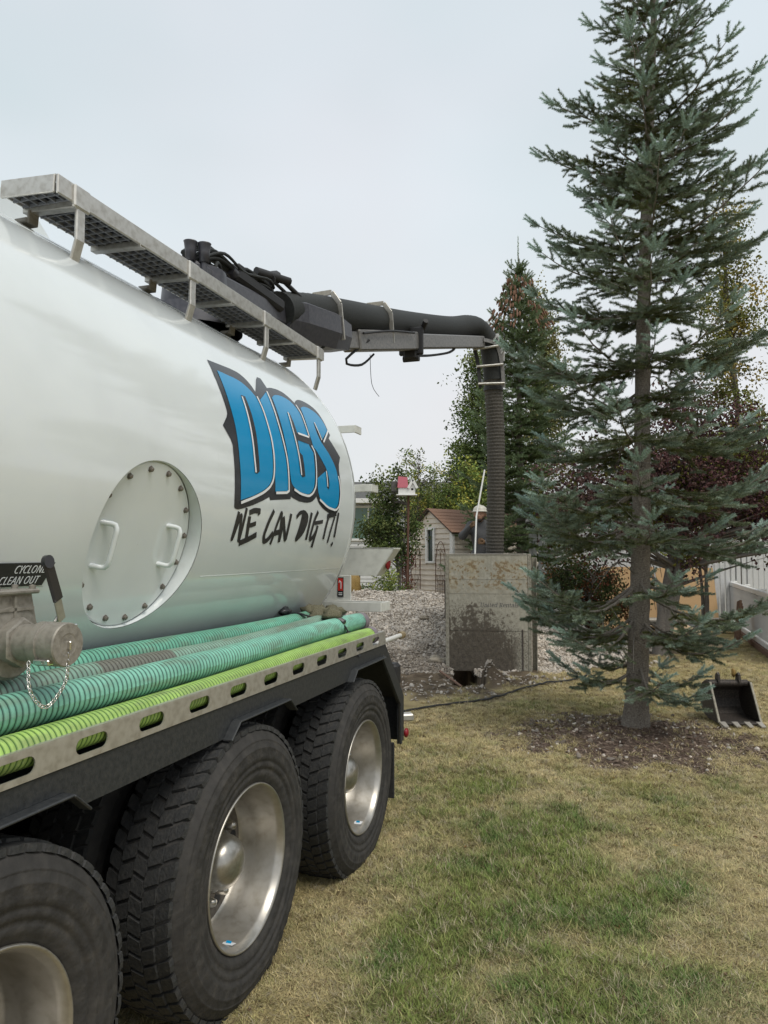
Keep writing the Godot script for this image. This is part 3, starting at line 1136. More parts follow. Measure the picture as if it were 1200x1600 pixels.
	# the leader
	for i in 9:
		var dd := Vector3(r.randf_range(-0.4, 0.4), 1, r.randf_range(-0.4, 0.4)).normalized()
		where[0].append(Transform3D(along(dd if i else Vector3.UP, size * (2.6 if i == 0 else 1.3), size * 0.7, 0), Vector3.UP * (hgt - 0.1 * i) + lean * hgt))
		tint[0].append(Color(d.tip.x, d.tip.y, d.tip.z))
	for v in 2:
		many("needles", d.shoots[v], where[v], tint[v], t)
	return t

func leaf_spray(sd: int, n: int, reach: float, size: float) -> Mesh:
	var s := SurfaceTool.new()
	s.begin(Mesh.PRIMITIVE_TRIANGLES)
	var r := RandomNumberGenerator.new()
	r.seed = sd
	for i in n:
		var p := Vector3(r.randf_range(-1, 1), r.randf_range(-1, 1), r.randf_range(-1, 1)) * reach
		var d := Vector3(r.randf_range(-1, 1), r.randf_range(-1, 0.5), r.randf_range(-1, 1)).normalized()
		var w := d.cross(Vector3(r.randf_range(-1, 1), 1, r.randf_range(-1, 1))).normalized()
		var l := size * r.randf_range(0.7, 1.2)
		var k := r.randf_range(0.7, 1.3)
		var fold := d.cross(w) * l * 0.12
		s.set_color(Color(k, k, k))
		for sd2 in [-1.0, 1.0]:
			s.add_vertex(p)
			s.add_vertex(p + d * l * 0.45 + w * l * 0.33 * sd2 + fold)
			s.add_vertex(p + d * l)
	s.generate_normals()
	s.set_material(M["leaf"])
	return s.commit()

# blobs: [centre, radii, clumps]; tones: leaf colours
func leafy(called: String, label: String, category: String, base: Vector3, d: Dictionary, group := "") -> Node3D:
	var t := node(called, base)
	tag(t, label, category, group)
	var r := RandomNumberGenerator.new()
	r.seed = d.seed
	var where := [[], []]
	var tint := [[], []]
	var s := tool()
	var top: Vector3 = d.top
	var stems: int = d.get("stems", 1)
	var ends := []
	for k in stems:
		var o = Vector3(r.randf_range(-1, 1), 0, r.randf_range(-1, 1)) * (0.0 if k == 0 else d.get("spread", 0.2))
		var pts := smooth_path([o, o + top * 0.35 + Vector3(r.randf_range(-1, 1), 0, r.randf_range(-1, 1)) * 0.06 * top.length() * d.get("wild", 0.4), o * 1.6 + top * 0.7, top + o * 2.2], 10)
		var rr := []
		for i in 11:
			rr.append(lerpf(d.trunk, d.trunk * 0.15, i / 10.0))
		tube(s, pts, rr, 8)
		ends.append(pts)
	put(s, "trunk", "grey_bark" if not d.has("bark") else d.bark, t)
	s = tool()
	for b in d.blobs:
		var c: Vector3 = b[0]
		var rad: Vector3 = b[1]
		for i in b[2]:
			var v := Vector3(r.randfn(), r.randfn(), r.randfn()).normalized() * pow(r.randf(), 0.45)
			var p := c + v * rad
			p += Vector3.ONE * 0.25 * nz.get_noise_3dv(p * 2.0) * rad.x
			var pts: Array = ends[r.randi() % stems]
			var from: Vector3 = pts[clampi(int((p.y - 0.35 * rad.x) / maxf(top.y, 0.1) * 10.0), 1, 10)]
			if r.randf() < d.get("limbs", 0.5):
				tube(s, smooth_path([from, from.lerp(p, 0.5) + Vector3.UP * 0.05 * rad.y, p], 4), [d.trunk * 0.22 + 0.004, d.trunk * 0.18 + 0.003, d.trunk * 0.12 + 0.003, 0.004, 0.003], 4, false)
			var tone: Vector3 = d.tones[r.randi() % d.tones.size()]
			tone = tone * r.randf_range(0.72, 1.25)
			var cr: float = d.clump * r.randf_range(0.6, 1.3)
			for q in d.leaves:
				var lp := p + Vector3(r.randfn(), r.randfn() * d.get("tall", 0.8), r.randfn()) * cr * 0.55
				var k := r.randi() % 2
				where[k].append(Transform3D(Basis.from_euler(Vector3(r.randf() * TAU, r.randf() * TAU, r.randf() * TAU)) * Basis.from_scale(Vector3.ONE * r.randf_range(0.75, 1.25)), lp))
				var cc := tone * r.randf_range(0.75, 1.25)
				tint[k].append(Color(cc.x, cc.y, cc.z))
	put(s, "limbs", "grey_bark" if not d.has("bark") else d.bark, t)
	for k in 2:
		many("crown", leaf_spray(d.seed * 2 + k, d.get("per", 5), d.get("reach", 0.09), d.size), where[k], tint[k], t)
	return t

func build_trees() -> void:
	var blue := [shoot(1, 120, 0.27, 0.021), shoot(2, 120, 0.25, 0.02)]
	spruce("blue_spruce", "tall blue spruce with bare lower trunk standing in the mulch ring", {
		"base": Vector3(2.275, 0, -6.8), "height": 8.3, "lean": Vector3(0.043, 0, 0.0), "radius": 0.092, "first": 0.62, "gap": 0.45, "per": 7, "size": 0.122, "seed": 77, "bare": 0.32, "twigs": true,
		"profile": [[0.0, 0.5], [0.6, 0.62], [1.2, 1.05], [1.9, 1.2], [3.0, 1.08], [4.2, 1.08], [5.2, 1.02], [5.6, 0.9], [6.0, 0.64], [6.6, 0.52], [7.4, 0.3], [8.3, 0.06]],
		"tip": Vector3(0.42, 0.56, 0.51), "inner": Vector3(0.145, 0.16, 0.062), "shoots": blue})
	var dark := [shoot(3, 60, 0.30, 0.03), shoot(4, 60, 0.28, 0.03)]
	var sp := spruce("cone_spruce", "dark spruce with brown cones at its top behind the suction tube", {
		"base": Vector3(3.0, 0, -16.2), "height": 8.25, "lean": Vector3.ZERO, "radius": 0.12, "first": 0.5, "gap": 0.31, "per": 8, "size": 0.165, "seed": 5, "bare": 0.2, "twigs": false,
		"profile": [[0.0, 1.15], [1.0, 1.5], [2.5, 1.2], [4.0, 0.98], [5.5, 0.78], [6.6, 0.48], [7.4, 0.26], [8.25, 0.05]],
		"tip": Vector3(0.26, 0.35, 0.22), "inner": Vector3(0.15, 0.2, 0.08), "shoots": dark})
	var s := tool()
	for i in 260:
		var h := rng.randf_range(6.5, 7.75)
		var a := rng.randf() * TAU
		var rr := (8.3 - h) * rng.randf_range(0.2, 0.42) + 0.05
		tube(s, [Vector3(cos(a) * rr, h, sin(a) * rr), Vector3(cos(a) * rr * 1.05, h - 0.05, sin(a) * rr * 1.05), Vector3(cos(a) * rr * 1.1, h - 0.12, sin(a) * rr * 1.1)], [0.014, 0.028, 0.008], 5)
	var cones := put(s, "cones", "cone_scale", sp)
	cones.set_meta("kind", "stuff")
	var green := [Vector3(0.208, 0.27, 0.0936), Vector3(0.156, 0.229, 0.0832), Vector3(0.291, 0.333, 0.125), Vector3(0.125, 0.177, 0.0728)]
	var lime := [Vector3(0.514, 0.568, 0.135), Vector3(0.378, 0.473, 0.135), Vector3(0.676, 0.621, 0.163), Vector3(0.27, 0.378, 0.122)]
	var plum := [Vector3(0.137, 0.078, 0.0858), Vector3(0.176, 0.091, 0.0936), Vector3(0.111, 0.0715, 0.0676), Vector3(0.195, 0.124, 0.111)]
	leafy("columnar_aspen", "narrow green aspen behind the suction tube, beside the cone spruce", "aspen tree", Vector3(2.75, 0, -21.5), {"seed": 21, "top": Vector3(0, 7.2, 0), "trunk": 0.1, "tones": green, "clump": 0.36, "leaves": 22, "size": 0.09, "per": 6, "reach": 0.13,
		"blobs": [[Vector3(0, 2.2, 0), Vector3(0.95, 1.5, 0.9), 60], [Vector3(-0.05, 4.2, 0), Vector3(0.85, 1.7, 0.8), 70], [Vector3(0, 6.0, 0), Vector3(0.5, 1.4, 0.5), 34], [Vector3(0.05, 7.2, 0), Vector3(0.18, 0.7, 0.18), 8]]})
	leafy("columnar_aspen_001", "narrow olive aspen rising just right of the cone spruce", "aspen tree", Vector3(4.45, 0, -20.5), {"seed": 22, "top": Vector3(0, 8.8, 0), "trunk": 0.1, "tones": [Vector3(0.28, 0.3, 0.12), Vector3(0.2, 0.24, 0.1), Vector3(0.34, 0.32, 0.14)], "clump": 0.34, "leaves": 20, "size": 0.085, "per": 6, "reach": 0.13,
		"blobs": [[Vector3(0, 4.0, 0), Vector3(0.9, 2.2, 0.8), 70], [Vector3(0, 6.4, 0), Vector3(0.62, 1.9, 0.6), 50], [Vector3(-0.1, 8.3, 0), Vector3(0.25, 0.9, 0.25), 12]]})
	leafy("tall_poplar", "tall yellowing poplar seen through the blue spruce at the frame's edge", "poplar tree", Vector3(8.7, 0, -18.2), {"seed": 23, "top": Vector3(-0.15, 11.0, 0), "trunk": 0.12, "tones": [Vector3(0.34, 0.32, 0.1), Vector3(0.24, 0.27, 0.09), Vector3(0.48, 0.38, 0.12), Vector3(0.18, 0.2, 0.07)], "clump": 0.32, "leaves": 17, "size": 0.085, "per": 6, "reach": 0.13,
		"blobs": [[Vector3(0, 4.0, 0), Vector3(1.1, 2.4, 1.0), 80], [Vector3(-0.05, 7.0, 0), Vector3(0.85, 2.4, 0.8), 60], [Vector3(-0.1, 9.6, 0), Vector3(0.42, 1.5, 0.4), 24]]})
	leafy("plum_tree", "purple leaved tree with leaning grey trunk behind the blue spruce", "plum tree", Vector3(4.35, 0, -11.8), {"seed": 24, "top": Vector3(0.75, 3.4, -0.3), "trunk": 0.12, "stems": 2, "spread": 0.1, "wild": 0.9, "tones": plum + [Vector3(0.15, 0.15, 0.04)], "clump": 0.30, "leaves": 13, "size": 0.065, "per": 6, "reach": 0.11, "limbs": 0.7,
		"blobs": [[Vector3(0.9, 2.9, -0.2), Vector3(1.35, 1.0, 1.1), 150], [Vector3(-0.8, 2.5, 0), Vector3(1.05, 0.95, 0.7), 90], [Vector3(1.9, 2.1, 0), Vector3(0.8, 0.6, 0.7), 60], [Vector3(0.4, 1.75, 0.2), Vector3(0.8, 0.35, 0.6), 12], [Vector3(0.4, 3.9, -0.2), Vector3(0.9, 0.45, 0.6), 14]]})
	leafy("yellow_green_shrub", "yellow green shrub growing among the purple leaves behind the spruce", "shrub", Vector3(5.6, 0, -12.8), {"seed": 25, "top": Vector3(0, 2.6, 0), "trunk": 0.04, "stems": 3, "tones": lime, "clump": 0.24, "leaves": 9, "size": 0.06, "per": 5,
		"blobs": [[Vector3(-0.3, 2.3, 0), Vector3(0.6, 0.9, 0.5), 60], [Vector3(0.4, 3.2, 0), Vector3(0.5, 0.6, 0.4), 14]]})
	leafy("dark_hedge", "dense dark shrub with reddish twigs right of the trench box", "shrub", Vector3(3.7, 0, -14.3), {"seed": 26, "top": Vector3(0, 1.3, 0), "trunk": 0.035, "stems": 4, "spread": 0.4, "tones": [Vector3(0.07, 0.1, 0.04), Vector3(0.1, 0.12, 0.05), Vector3(0.18, 0.07, 0.044), Vector3(0.06, 0.07, 0.04), Vector3(0.24, 0.12, 0.06)], "clump": 0.26, "leaves": 14, "size": 0.055, "per": 6, "reach": 0.09, "limbs": 0.8,
		"blobs": [[Vector3(-0.2, 0.9, 0), Vector3(0.7, 0.75, 0.5), 60], [Vector3(0.6, 0.75, 0.1), Vector3(0.65, 0.65, 0.5), 50]]})
	leafy("fruit_tree", "leafy green fruit tree in front of the white house", "fruit tree", Vector3(0.22, 0, -15.4), {"seed": 27, "top": Vector3(0, 2.6, 0), "trunk": 0.05, "stems": 2, "wild": 0.8, "tones": green + [Vector3(0.12, 0.145, 0.055)], "clump": 0.22, "leaves": 17, "size": 0.06, "per": 5, "reach": 0.08,
		"blobs": [[Vector3(-0.05, 2.0, 0), Vector3(0.52, 0.62, 0.5), 64], [Vector3(-0.1, 2.75, 0), Vector3(0.4, 0.35, 0.4), 20], [Vector3(-0.45, 2.1, 0.2), Vector3(0.4, 0.12, 0.2), 8], [Vector3(-0.3, 3.1, 0), Vector3(0.12, 0.3, 0.1), 4], [Vector3(0.1, 3.2, 0), Vector3(0.1, 0.3, 0.1), 4]]})
	leafy("lime_shrub", "tall loose lime green shrub behind the shed", "shrub", Vector3(1.75, 0, -20.0), {"seed": 28, "top": Vector3(0, 3.6, 0), "trunk": 0.06, "stems": 3, "spread": 0.3, "tones": lime + green, "clump": 0.32, "leaves": 16, "size": 0.08, "per": 6, "reach": 0.12,
		"blobs": [[Vector3(-0.1, 2.5, 0), Vector3(1.0, 1.0, 0.7), 130], [Vector3(0.65, 2.9, -0.3), Vector3(0.75, 0.9, 0.6), 90], [Vector3(0.45, 3.8, -0.3), Vector3(0.5, 0.5, 0.4), 18]]})
	leafy("sprig_tree", "thin upright tree with airy sprigs beside the birdhouse", "tree", Vector3(0.85, 0, -18.4), {"seed": 29, "top": Vector3(0.05, 4.1, 0), "trunk": 0.04, "stems": 3, "spread": 0.18, "tones": green + lime, "clump": 0.2, "leaves": 8, "size": 0.06, "per": 5, "reach": 0.08, "limbs": 0.8,
		"blobs": [[Vector3(-0.1, 2.9, 0), Vector3(0.55, 0.6, 0.4), 34], [Vector3(-0.1, 3.7, 0), Vector3(0.4, 0.5, 0.3), 18], [Vector3(0.45, 3.5, 0), Vector3(0.25, 0.5, 0.25), 9]]})
	leafy("low_shrub", "low green shrub on top of the ground behind the gravel heap", "shrub", Vector3(0.02, 0, -15.0), {"seed": 30, "top": Vector3(0, 1.0, 0), "trunk": 0.02, "stems": 4, "spread": 0.2, "tones": green + lime, "clump": 0.14, "leaves": 9, "size": 0.045, "per": 5, "reach": 0.06,
		"blobs": [[Vector3(0, 0.95, 0), Vector3(0.4, 0.32, 0.3), 34], [Vector3(-0.45, 0.75, 0), Vector3(0.3, 0.2, 0.3), 14]]})
	leafy("bronze_shrub", "small bronze leaved shrub against the shed's outer corner", "shrub", Vector3(0.5, 0, -16.6), {"seed": 33, "top": Vector3(0, 1.6, 0), "trunk": 0.02, "stems": 4, "spread": 0.12, "bark": "rusty_iron", "tones": [Vector3(0.2, 0.07, 0.06), Vector3(0.14, 0.06, 0.05), Vector3(0.26, 0.12, 0.08)], "clump": 0.13, "leaves": 7, "size": 0.045, "per": 5, "reach": 0.06,
		"blobs": [[Vector3(-0.05, 1.5, 0), Vector3(0.2, 0.3, 0.2), 16], [Vector3(-0.02, 1.0, 0), Vector3(0.18, 0.3, 0.2), 12]]})
	# beyond the right edge of the view; the tank's glossy side mirrors them
	for k in 3:
		leafy("garden_tree" if k == 0 else "garden_tree_%03d" % k, ["broad green garden tree mirrored in the tank above the lettering", "round green garden tree mirrored in the middle of the tank", "low green garden tree mirrored near the manway cover"][k], "tree", [Vector3(12.5, 0, -12.0), Vector3(14.0, 0, -7.0), Vector3(11.0, 0, -3.2)][k], {"seed": 40 + k, "top": Vector3(0, 5.0 - k, 0), "trunk": 0.14, "tones": green, "clump": 0.5, "leaves": 9, "size": 0.14, "per": 6, "reach": 0.2,
			"blobs": [[Vector3(0, 4.4 - k * 0.8, 0), Vector3(2.0, 1.9, 2.0), 90], [Vector3(0.6, 6.0 - k * 1.2, 0.4), Vector3(1.2, 1.0, 1.2), 40]]}, "garden trees right of the view")

const LETTERS := {
	"outline": [2.791,0.556, 2.903,0.562, 2.993,0.567, 3.070,0.565, 3.115,0.546, 3.148,0.518, 3.167,0.480, 3.284,0.601, 3.335,0.604, 3.348,0.547, 3.400,0.563, 3.486,0.575, 3.561,0.573, 3.617,0.552, 3.659,0.527, 3.693,0.549, 3.734,0.566, 3.794,0.578, 3.886,0.576, 3.962,0.557, 3.999,0.523, 4.017,0.467, 4.018,0.422, 4.029,0.390, 3.984,0.361, 4.088,0.257, 4.027,0.192, 4.028,0.100, 4.026,0.017, 4.001,-0.053, 3.955,-0.098, 3.874,-0.095, 3.767,-0.073, 3.697,-0.045, 3.662,-0.009, 3.647,-0.022, 3.602,-0.044, 3.528,-0.053, 3.440,-0.050, 3.369,-0.039, 3.343,-0.033, 3.342,-0.046, 3.121,-0.066, 3.113,-0.051, 3.045,-0.074, 2.960,-0.098, 2.838,-0.126, 2.802,-0.123, 2.793,-0.111, 2.787,-0.011, 2.783,0.117, 2.785,0.159, 2.725,0.227, 2.785,0.283, 2.790,0.314, 2.786,0.373, 2.784,0.467],
	"d": [2.833,0.511, 2.917,0.510, 2.994,0.510, 3.055,0.500, 3.107,0.474, 3.146,0.442, 3.156,0.381, 3.159,0.304, 3.162,0.229, 3.158,0.156, 3.149,0.088, 3.142,0.054, 3.128,0.025, 3.098,-0.002, 3.040,-0.029, 2.953,-0.057, 2.842,-0.084, 2.830,0.100, 2.832,0.243, 2.829,0.336],
	"i": [3.176,0.436, 3.304,0.512, 3.296,0.434, 3.286,0.326, 3.293,0.227, 3.303,0.142, 3.307,0.036, 3.304,-0.008, 3.168,-0.022, 3.167,0.062, 3.176,0.090, 3.182,0.159, 3.180,0.259, 3.182,0.353],
	"g": [3.347,0.488, 3.397,0.516, 3.481,0.533, 3.581,0.529, 3.632,0.500, 3.662,0.459, 3.653,0.392, 3.657,0.320, 3.637,0.265, 3.674,0.231, 3.650,0.098, 3.632,0.040, 3.600,0.009, 3.554,-0.008, 3.451,-0.003, 3.380,0.014, 3.343,0.039, 3.336,0.097, 3.331,0.145, 3.330,0.266, 3.337,0.394],
	"s": [3.708,0.504, 3.766,0.527, 3.840,0.536, 3.926,0.525, 3.974,0.500, 4.003,0.453, 4.001,0.413, 3.863,0.334, 3.850,0.361, 3.845,0.427, 3.820,0.435, 3.806,0.375, 3.826,0.320, 3.858,0.294, 3.910,0.255, 3.904,0.261, 3.973,0.186, 3.995,0.111, 3.995,0.029, 3.976,-0.041, 3.926,-0.064, 3.815,-0.054, 3.711,-0.021, 3.679,0.024, 3.681,0.090, 3.807,0.142, 3.810,0.054, 3.836,0.040, 3.849,0.064, 3.848,0.104, 3.829,0.156, 3.773,0.207, 3.716,0.257, 3.696,0.261, 3.684,0.334, 3.701,0.440],
	"d_slit": [2.973,0.417, 3.014,0.418, 3.021,0.333, 3.020,0.249, 3.011,0.147, 3.009,0.058, 2.985,0.045, 2.962,0.046, 2.959,0.115, 2.965,0.225, 2.971,0.334],
	"g_slit": [3.472,0.432, 3.499,0.426, 3.507,0.378, 3.509,0.318, 3.665,0.317, 3.665,0.272, 3.492,0.275, 3.484,0.209, 3.514,0.194, 3.517,0.144, 3.517,0.085, 3.482,0.076, 3.456,0.096, 3.457,0.183, 3.453,0.262, 3.455,0.350],
}
const WHITE_LINES := [
	[2.978,0.410, 2.976,0.335, 2.970,0.226, 2.964,0.116, 2.970,0.049],
	[3.151,0.449, 3.163,0.383, 3.165,0.305, 3.170,0.231, 3.168,0.157, 3.158,0.089, 3.150,0.052, 3.136,0.023, 3.104,-0.007, 3.046,-0.035, 2.954,-0.065, 2.842,-0.095],
	[3.310,0.516, 3.303,0.435, 3.295,0.328, 3.302,0.229, 3.313,0.143, 3.313,0.036, 3.313,-0.016, 3.172,-0.028],
	[3.475,0.428, 3.462,0.352, 3.460,0.263, 3.464,0.183, 3.468,0.086],
	[3.517,0.316, 3.658,0.316],
	[3.649,0.511, 3.671,0.461, 3.665,0.394, 3.664,0.321],
	[3.663,0.269, 3.691,0.233, 3.664,0.100, 3.648,0.041, 3.607,0.003, 3.554,-0.017, 3.451,-0.012, 3.373,0.005],
	[3.824,0.434, 3.829,0.394, 3.844,0.328],
	[4.004,0.411, 3.862,0.318],
	[3.990,0.132, 4.003,0.098, 4.008,0.030, 3.987,-0.043, 3.940,-0.071, 3.815,-0.060, 3.699,-0.024],
	[3.811,0.144, 3.813,0.055],
]
const BRUSH := [
	[2.842,-0.134, 2.829,-0.196, 2.819,-0.269, 2.840,-0.200, 2.867,-0.138, 2.873,-0.210, 2.884,-0.274, 2.891,-0.199, 2.906,-0.115],
	[2.941,-0.150, 2.942,-0.208, 2.948,-0.259],
	[2.933,-0.135, 2.976,-0.122, 3.037,-0.121, 3.012,-0.134],
	[2.927,-0.195, 2.973,-0.188, 3.009,-0.179],
	[2.891,-0.273, 2.967,-0.253, 3.034,-0.230],
	[3.172,-0.111, 3.130,-0.169, 3.106,-0.231, 3.120,-0.264, 3.156,-0.253, 3.195,-0.217],
	[3.192,-0.275, 3.218,-0.182, 3.257,-0.106, 3.264,-0.187, 3.277,-0.264],
	[3.203,-0.222, 3.268,-0.211],
	[3.279,-0.262, 3.282,-0.174, 3.279,-0.134, 3.308,-0.197, 3.346,-0.259, 3.351,-0.190, 3.362,-0.118],
	[3.508,-0.093, 3.487,-0.179, 3.459,-0.257, 3.536,-0.209, 3.566,-0.152, 3.564,-0.121, 3.521,-0.101, 3.464,-0.107, 3.428,-0.133],
	[3.612,-0.100, 3.597,-0.176, 3.592,-0.246],
	[3.696,-0.089, 3.655,-0.142, 3.635,-0.226, 3.645,-0.246, 3.681,-0.225, 3.711,-0.185],
	[3.667,-0.154, 3.776,-0.141],
	[3.711,-0.166, 3.697,-0.224, 3.688,-0.287],
	[3.851,-0.108, 3.828,-0.168, 3.822,-0.239],
	[3.939,-0.107, 3.905,-0.186, 3.894,-0.258],
	[3.826,-0.110, 3.962,-0.088],
	[3.993,-0.081, 3.979,-0.157, 3.978,-0.226],
	[3.975,-0.257, 3.957,-0.275],
]

# ---------------------------------------------------------------- truck
# x: sideways from the viewer's line, y: up, s: rearwards along the truck; in the truck's own axes
func T(x: float, y: float, s: float) -> Vector3:
	return Vector3(x - TANK_X, y, 2.5 - s)

func on_tank(s: float, arc: float, off := 0.0) -> Vector3:
	var a := arc / TANK_R
	var r := TANK_R + off
	return T(TANK_X + cos(a) * r, TANK_Y + sin(a) * r, s)

func build_truck() -> void:
	truck = node("vacuum_truck")
	truck.rotation.y = -TURN
	truck.position = Vector3(TANK_X * cos(TURN) + 2.5 * sin(TURN), 0, TANK_X * sin(TURN) - 2.5 * cos(TURN))
	tag(truck, "white tank hydrovac truck with blue lettering parked on the lawn", "truck")
	build_tank()
	build_manway()
	build_lettering()
	build_catwalk()
	build_fender()
	for k in 3:
		build_wheel([1.29, 2.50, 3.757][k], [0.475, 0.485, 0.452][k], k)
	build_chassis()
	build_valve()
	build_rear()
	build_boom()
	build_hoses()

func build_tank() -> void:
	var s := SurfaceTool.new()
	s.begin(Mesh.PRIMITIVE_TRIANGLES)
	s.set_smooth_group(0)
	var hs := 2.26
	var ha := -0.30
	var hr := 0.318
	# the shell, with a square left open round the manway
	var ss := []
	var v := -1.4
	while v < hs - 0.40:
		ss.append(v)
		v += 0.2
	for k in 9:
		ss.append(hs - 0.40 + 0.80 * k / 8.0)
	v = hs + 0.40 + 0.1
	while v < 4.23:
		ss.append(v)
		v += 0.14
	ss.append(4.23)
	var aa := []
	for k in 33:
		aa.append(ha - 0.40 + 0.80 * k / 32.0)
	var a1 := TAU * TANK_R + ha - 0.40
	var n := 84
	for k in range(1, n + 1):
		aa.append(ha + 0.40 + (a1 - (ha + 0.40)) * k / n)
	for i in ss.size() - 1:
		for j in aa.size() - 1:
			if ss[i] >= hs - 0.401 and ss[i + 1] <= hs + 0.401 and j < 32:
				continue
			var p := on_tank(ss[i], aa[j])
			var q := on_tank(ss[i + 1], aa[j])
			var r := on_tank(ss[i + 1], aa[j + 1])
			var t := on_tank(ss[i], aa[j + 1])
			for k in [[p, r, q], [p, t, r]]:
				for w in k:
					s.set_normal(Vector3(w.x, w.y - TANK_Y, 0).normalized())
					s.add_vertex(w)
	# ring between the square and the round opening, with a rolled lip
	var m := 128
	var rad := [1.0, 1.0, 1.0, 1.0]
	for i in m:
		var e := [TAU * i / m, TAU * (i + 1) / m]
		var rows := []
		for k in 2:
			var d := Vector2(cos(e[k]), sin(e[k]))
			var far := 0.40 / maxf(absf(d.x), absf(d.y))
			var row := []
			for f in [0.0, 0.35, 0.7, 0.92]:
				var rr := lerpf(far, hr, f)
				row.append([on_tank(hs + d.x * rr, ha + d.y * rr), 0.0])
			row.append([on_tank(hs + d.x * hr, ha + d.y * hr, 0.002), 0.25])
			rows.append(row)
		for k in 4:
			for w in [[0, k], [0, k + 1], [1, k], [1, k], [0, k + 1], [1, k + 1]]:
				var pt: Vector3 = rows[w[0]][w[1]][0]
				s.set_normal(Vector3(pt.x, pt.y - TANK_Y, 0).normalized())
				s.add_vertex(pt)
	s.set_material(M["white_paint"])
	var o := put_mesh(s.commit(), "tank", truck)
	# dished heads
	for k in 2:
		var h := SurfaceTool.new()
		h.begin(Mesh.PRIMITIVE_TRIANGLES)
		h.set_smooth_group(0)
		var prof := []
		for i in 17:
			var e := PI / 2.0 * i / 16.0
			prof.append([sin(e) * 0.53, maxf(cos(e) * TANK_R, 0.001)])
		var xf := Transform3D(Basis(Vector3(0, 0, -1), Vector3.UP, Vector3(1, 0, 0)), T(TANK_X, TANK_Y, 4.23)) if k == 0 else Transform3D(Basis(Vector3(0, 0, 1), Vector3.UP, Vector3(-1, 0, 0)), T(TANK_X, TANK_Y, -1.4))
		lathe(h, prof, 72, xf)
		put(h, "tank_head", "white_paint", truck)
	# weld seams
	var w := tool()
	for y in [-0.42, 0.98]:
		tube(w, [on_tank(-1.4, y, -0.001), on_tank(1.8, y, -0.0015)], 0.0025, 5)
		tube(w, [on_tank(2.66 if y < 0.0 else 1.8, y, -0.001), on_tank(4.23, y, -0.0015)], 0.0025, 5)
	for q in [4.235]:
		var ring := []
		for i in 81:
			var a := -1.2 + 4.4 * i / 80.0
			ring.append(on_tank(q, a, -0.001))
		tube(w, ring, 0.0025, 5)
	put(w, "weld_seam", "white_paint", o)
	# white hatch fairing on top of the tank
	var f := tool()
	prism(f, PackedVector2Array([Vector2(0.3, 2.85), Vector2(0.3, 3.10), Vector2(2.42, 3.10), Vector2(2.62, 2.94), Vector2(2.62, 2.85)]), -0.1, 0.1, Transform3D(Basis(Vector3(0, 0, -1), Vector3.UP, Vector3(1, 0, 0)), T(-2.46, 0, 0)))
	put(f, "hatch_fairing", "white_paint", truck)

func build_manway() -> void:
	var hs := 2.26
	var ha := -0.30 / TANK_R
	var out := Vector3(cos(ha), sin(ha), 0)
	var up := Vector3(-sin(ha), cos(ha), 0)
	var along_s := Vector3(0, 0, -1)
	var c := T(TANK_X, TANK_Y, hs) + out * 0.982
	var mw := node("manway_cover", c, truck)
	mw.basis = Basis(out, up, out.cross(up))
	# wall of the recess, from the shell down to the cover
	var s := SurfaceTool.new()
	s.begin(Mesh.PRIMITIVE_TRIANGLES)
	s.set_smooth_group(0)
	var inv := mw.transform.affine_inverse()
	var n := 56
	for i in n:
		var q := []
		for k in 2:
			var e := TAU * (i + k) / n
			var p := inv * on_tank(hs + cos(e) * 0.318, -0.30 + sin(e) * 0.318)
			q.append([p, Vector3(0.0, p.y * 0.985, p.z * 0.985), Vector3(0.012, p.y * 0.99, p.z * 0.99)])
		for w in [[0, 0], [0, 2], [1, 0], [1, 0], [0, 2], [1, 2], [0, 2], [0, 1], [1, 2], [1, 2], [0, 1], [1, 1]]:
			s.add_vertex(q[w[0]][w[1]])
	put(s, "recess_wall", "white_paint", mw)
	s = tool()
	lathe(s, [[-0.02, 0.308], [0.0, 0.308], [0.006, 0.301], [0.006, 0.16], [0.008, 0.001]], 64, Transform3D(), true)
	put(s, "cover_plate", "white_paint", mw)
	for i in 16:
		if i == 4:
			continue
		var a := TAU * (i + 0.35) / 16.0
		s = tool()
		var xf := Transform3D(Basis(), Vector3(0.005, cos(a) * 0.28, sin(a) * 0.28))
		lathe(s, [[0.0, 0.0125], [0.003, 0.0125], [0.003, 0.009], [0.011, 0.009], [0.013, 0.006], [0.013, 0.0005]], 6, xf, true)
		put(s, "bolt", "steel_bolt", mw)
	for k in [-1, 1]:
		s = tool()
		var z: float = k * 0.185
		var hp := smooth_path([Vector3(0.0, 0.075, z + 0.035), Vector3(0.035, 0.075, z), Vector3(0.047, 0.06, z), Vector3(0.047, -0.06, z), Vector3(0.035, -0.075, z), Vector3(0.0, -0.075, z + 0.035)], 20)
		tube(s, hp, 0.0095, 8)
		put(s, "handle", "white_paint", mw)

# flat print wrapped on the tank: polygons of (s, arc) laid off metres proud of the shell
func wrap_print(polys: Array, off: float) -> SurfaceTool:
	var s := SurfaceTool.new()
	s.begin(Mesh.PRIMITIVE_TRIANGLES)
	for poly in polys:
		var lo := 9.0
		var hi := -9.0
		for p in poly:
			lo = minf(lo, p.y)
			hi = maxf(hi, p.y)
		var a: float = floorf(lo / 0.03) * 0.03
		while a < hi:
			var strip := PackedVector2Array([Vector2(2.0, a), Vector2(5.0, a), Vector2(5.0, a + 0.03), Vector2(2.0, a + 0.03)])
			for piece in Geometry2D.intersect_polygons(poly, strip):
				var ix := Geometry2D.triangulate_polygon(piece)
				for k in range(0, ix.size(), 3):
					var q := [piece[ix[k]], piece[ix[k + 1]], piece[ix[k + 2]]]
					if (q[1] - q[0]).cross(q[2] - q[0]) > 0.0:
						q.reverse()
					for w in q:
						var pt := on_tank(w.x, w.y, off)
						s.set_normal(Vector3(pt.x, pt.y - TANK_Y, 0).normalized())
						s.add_vertex(pt)
			a += 0.03
	return s

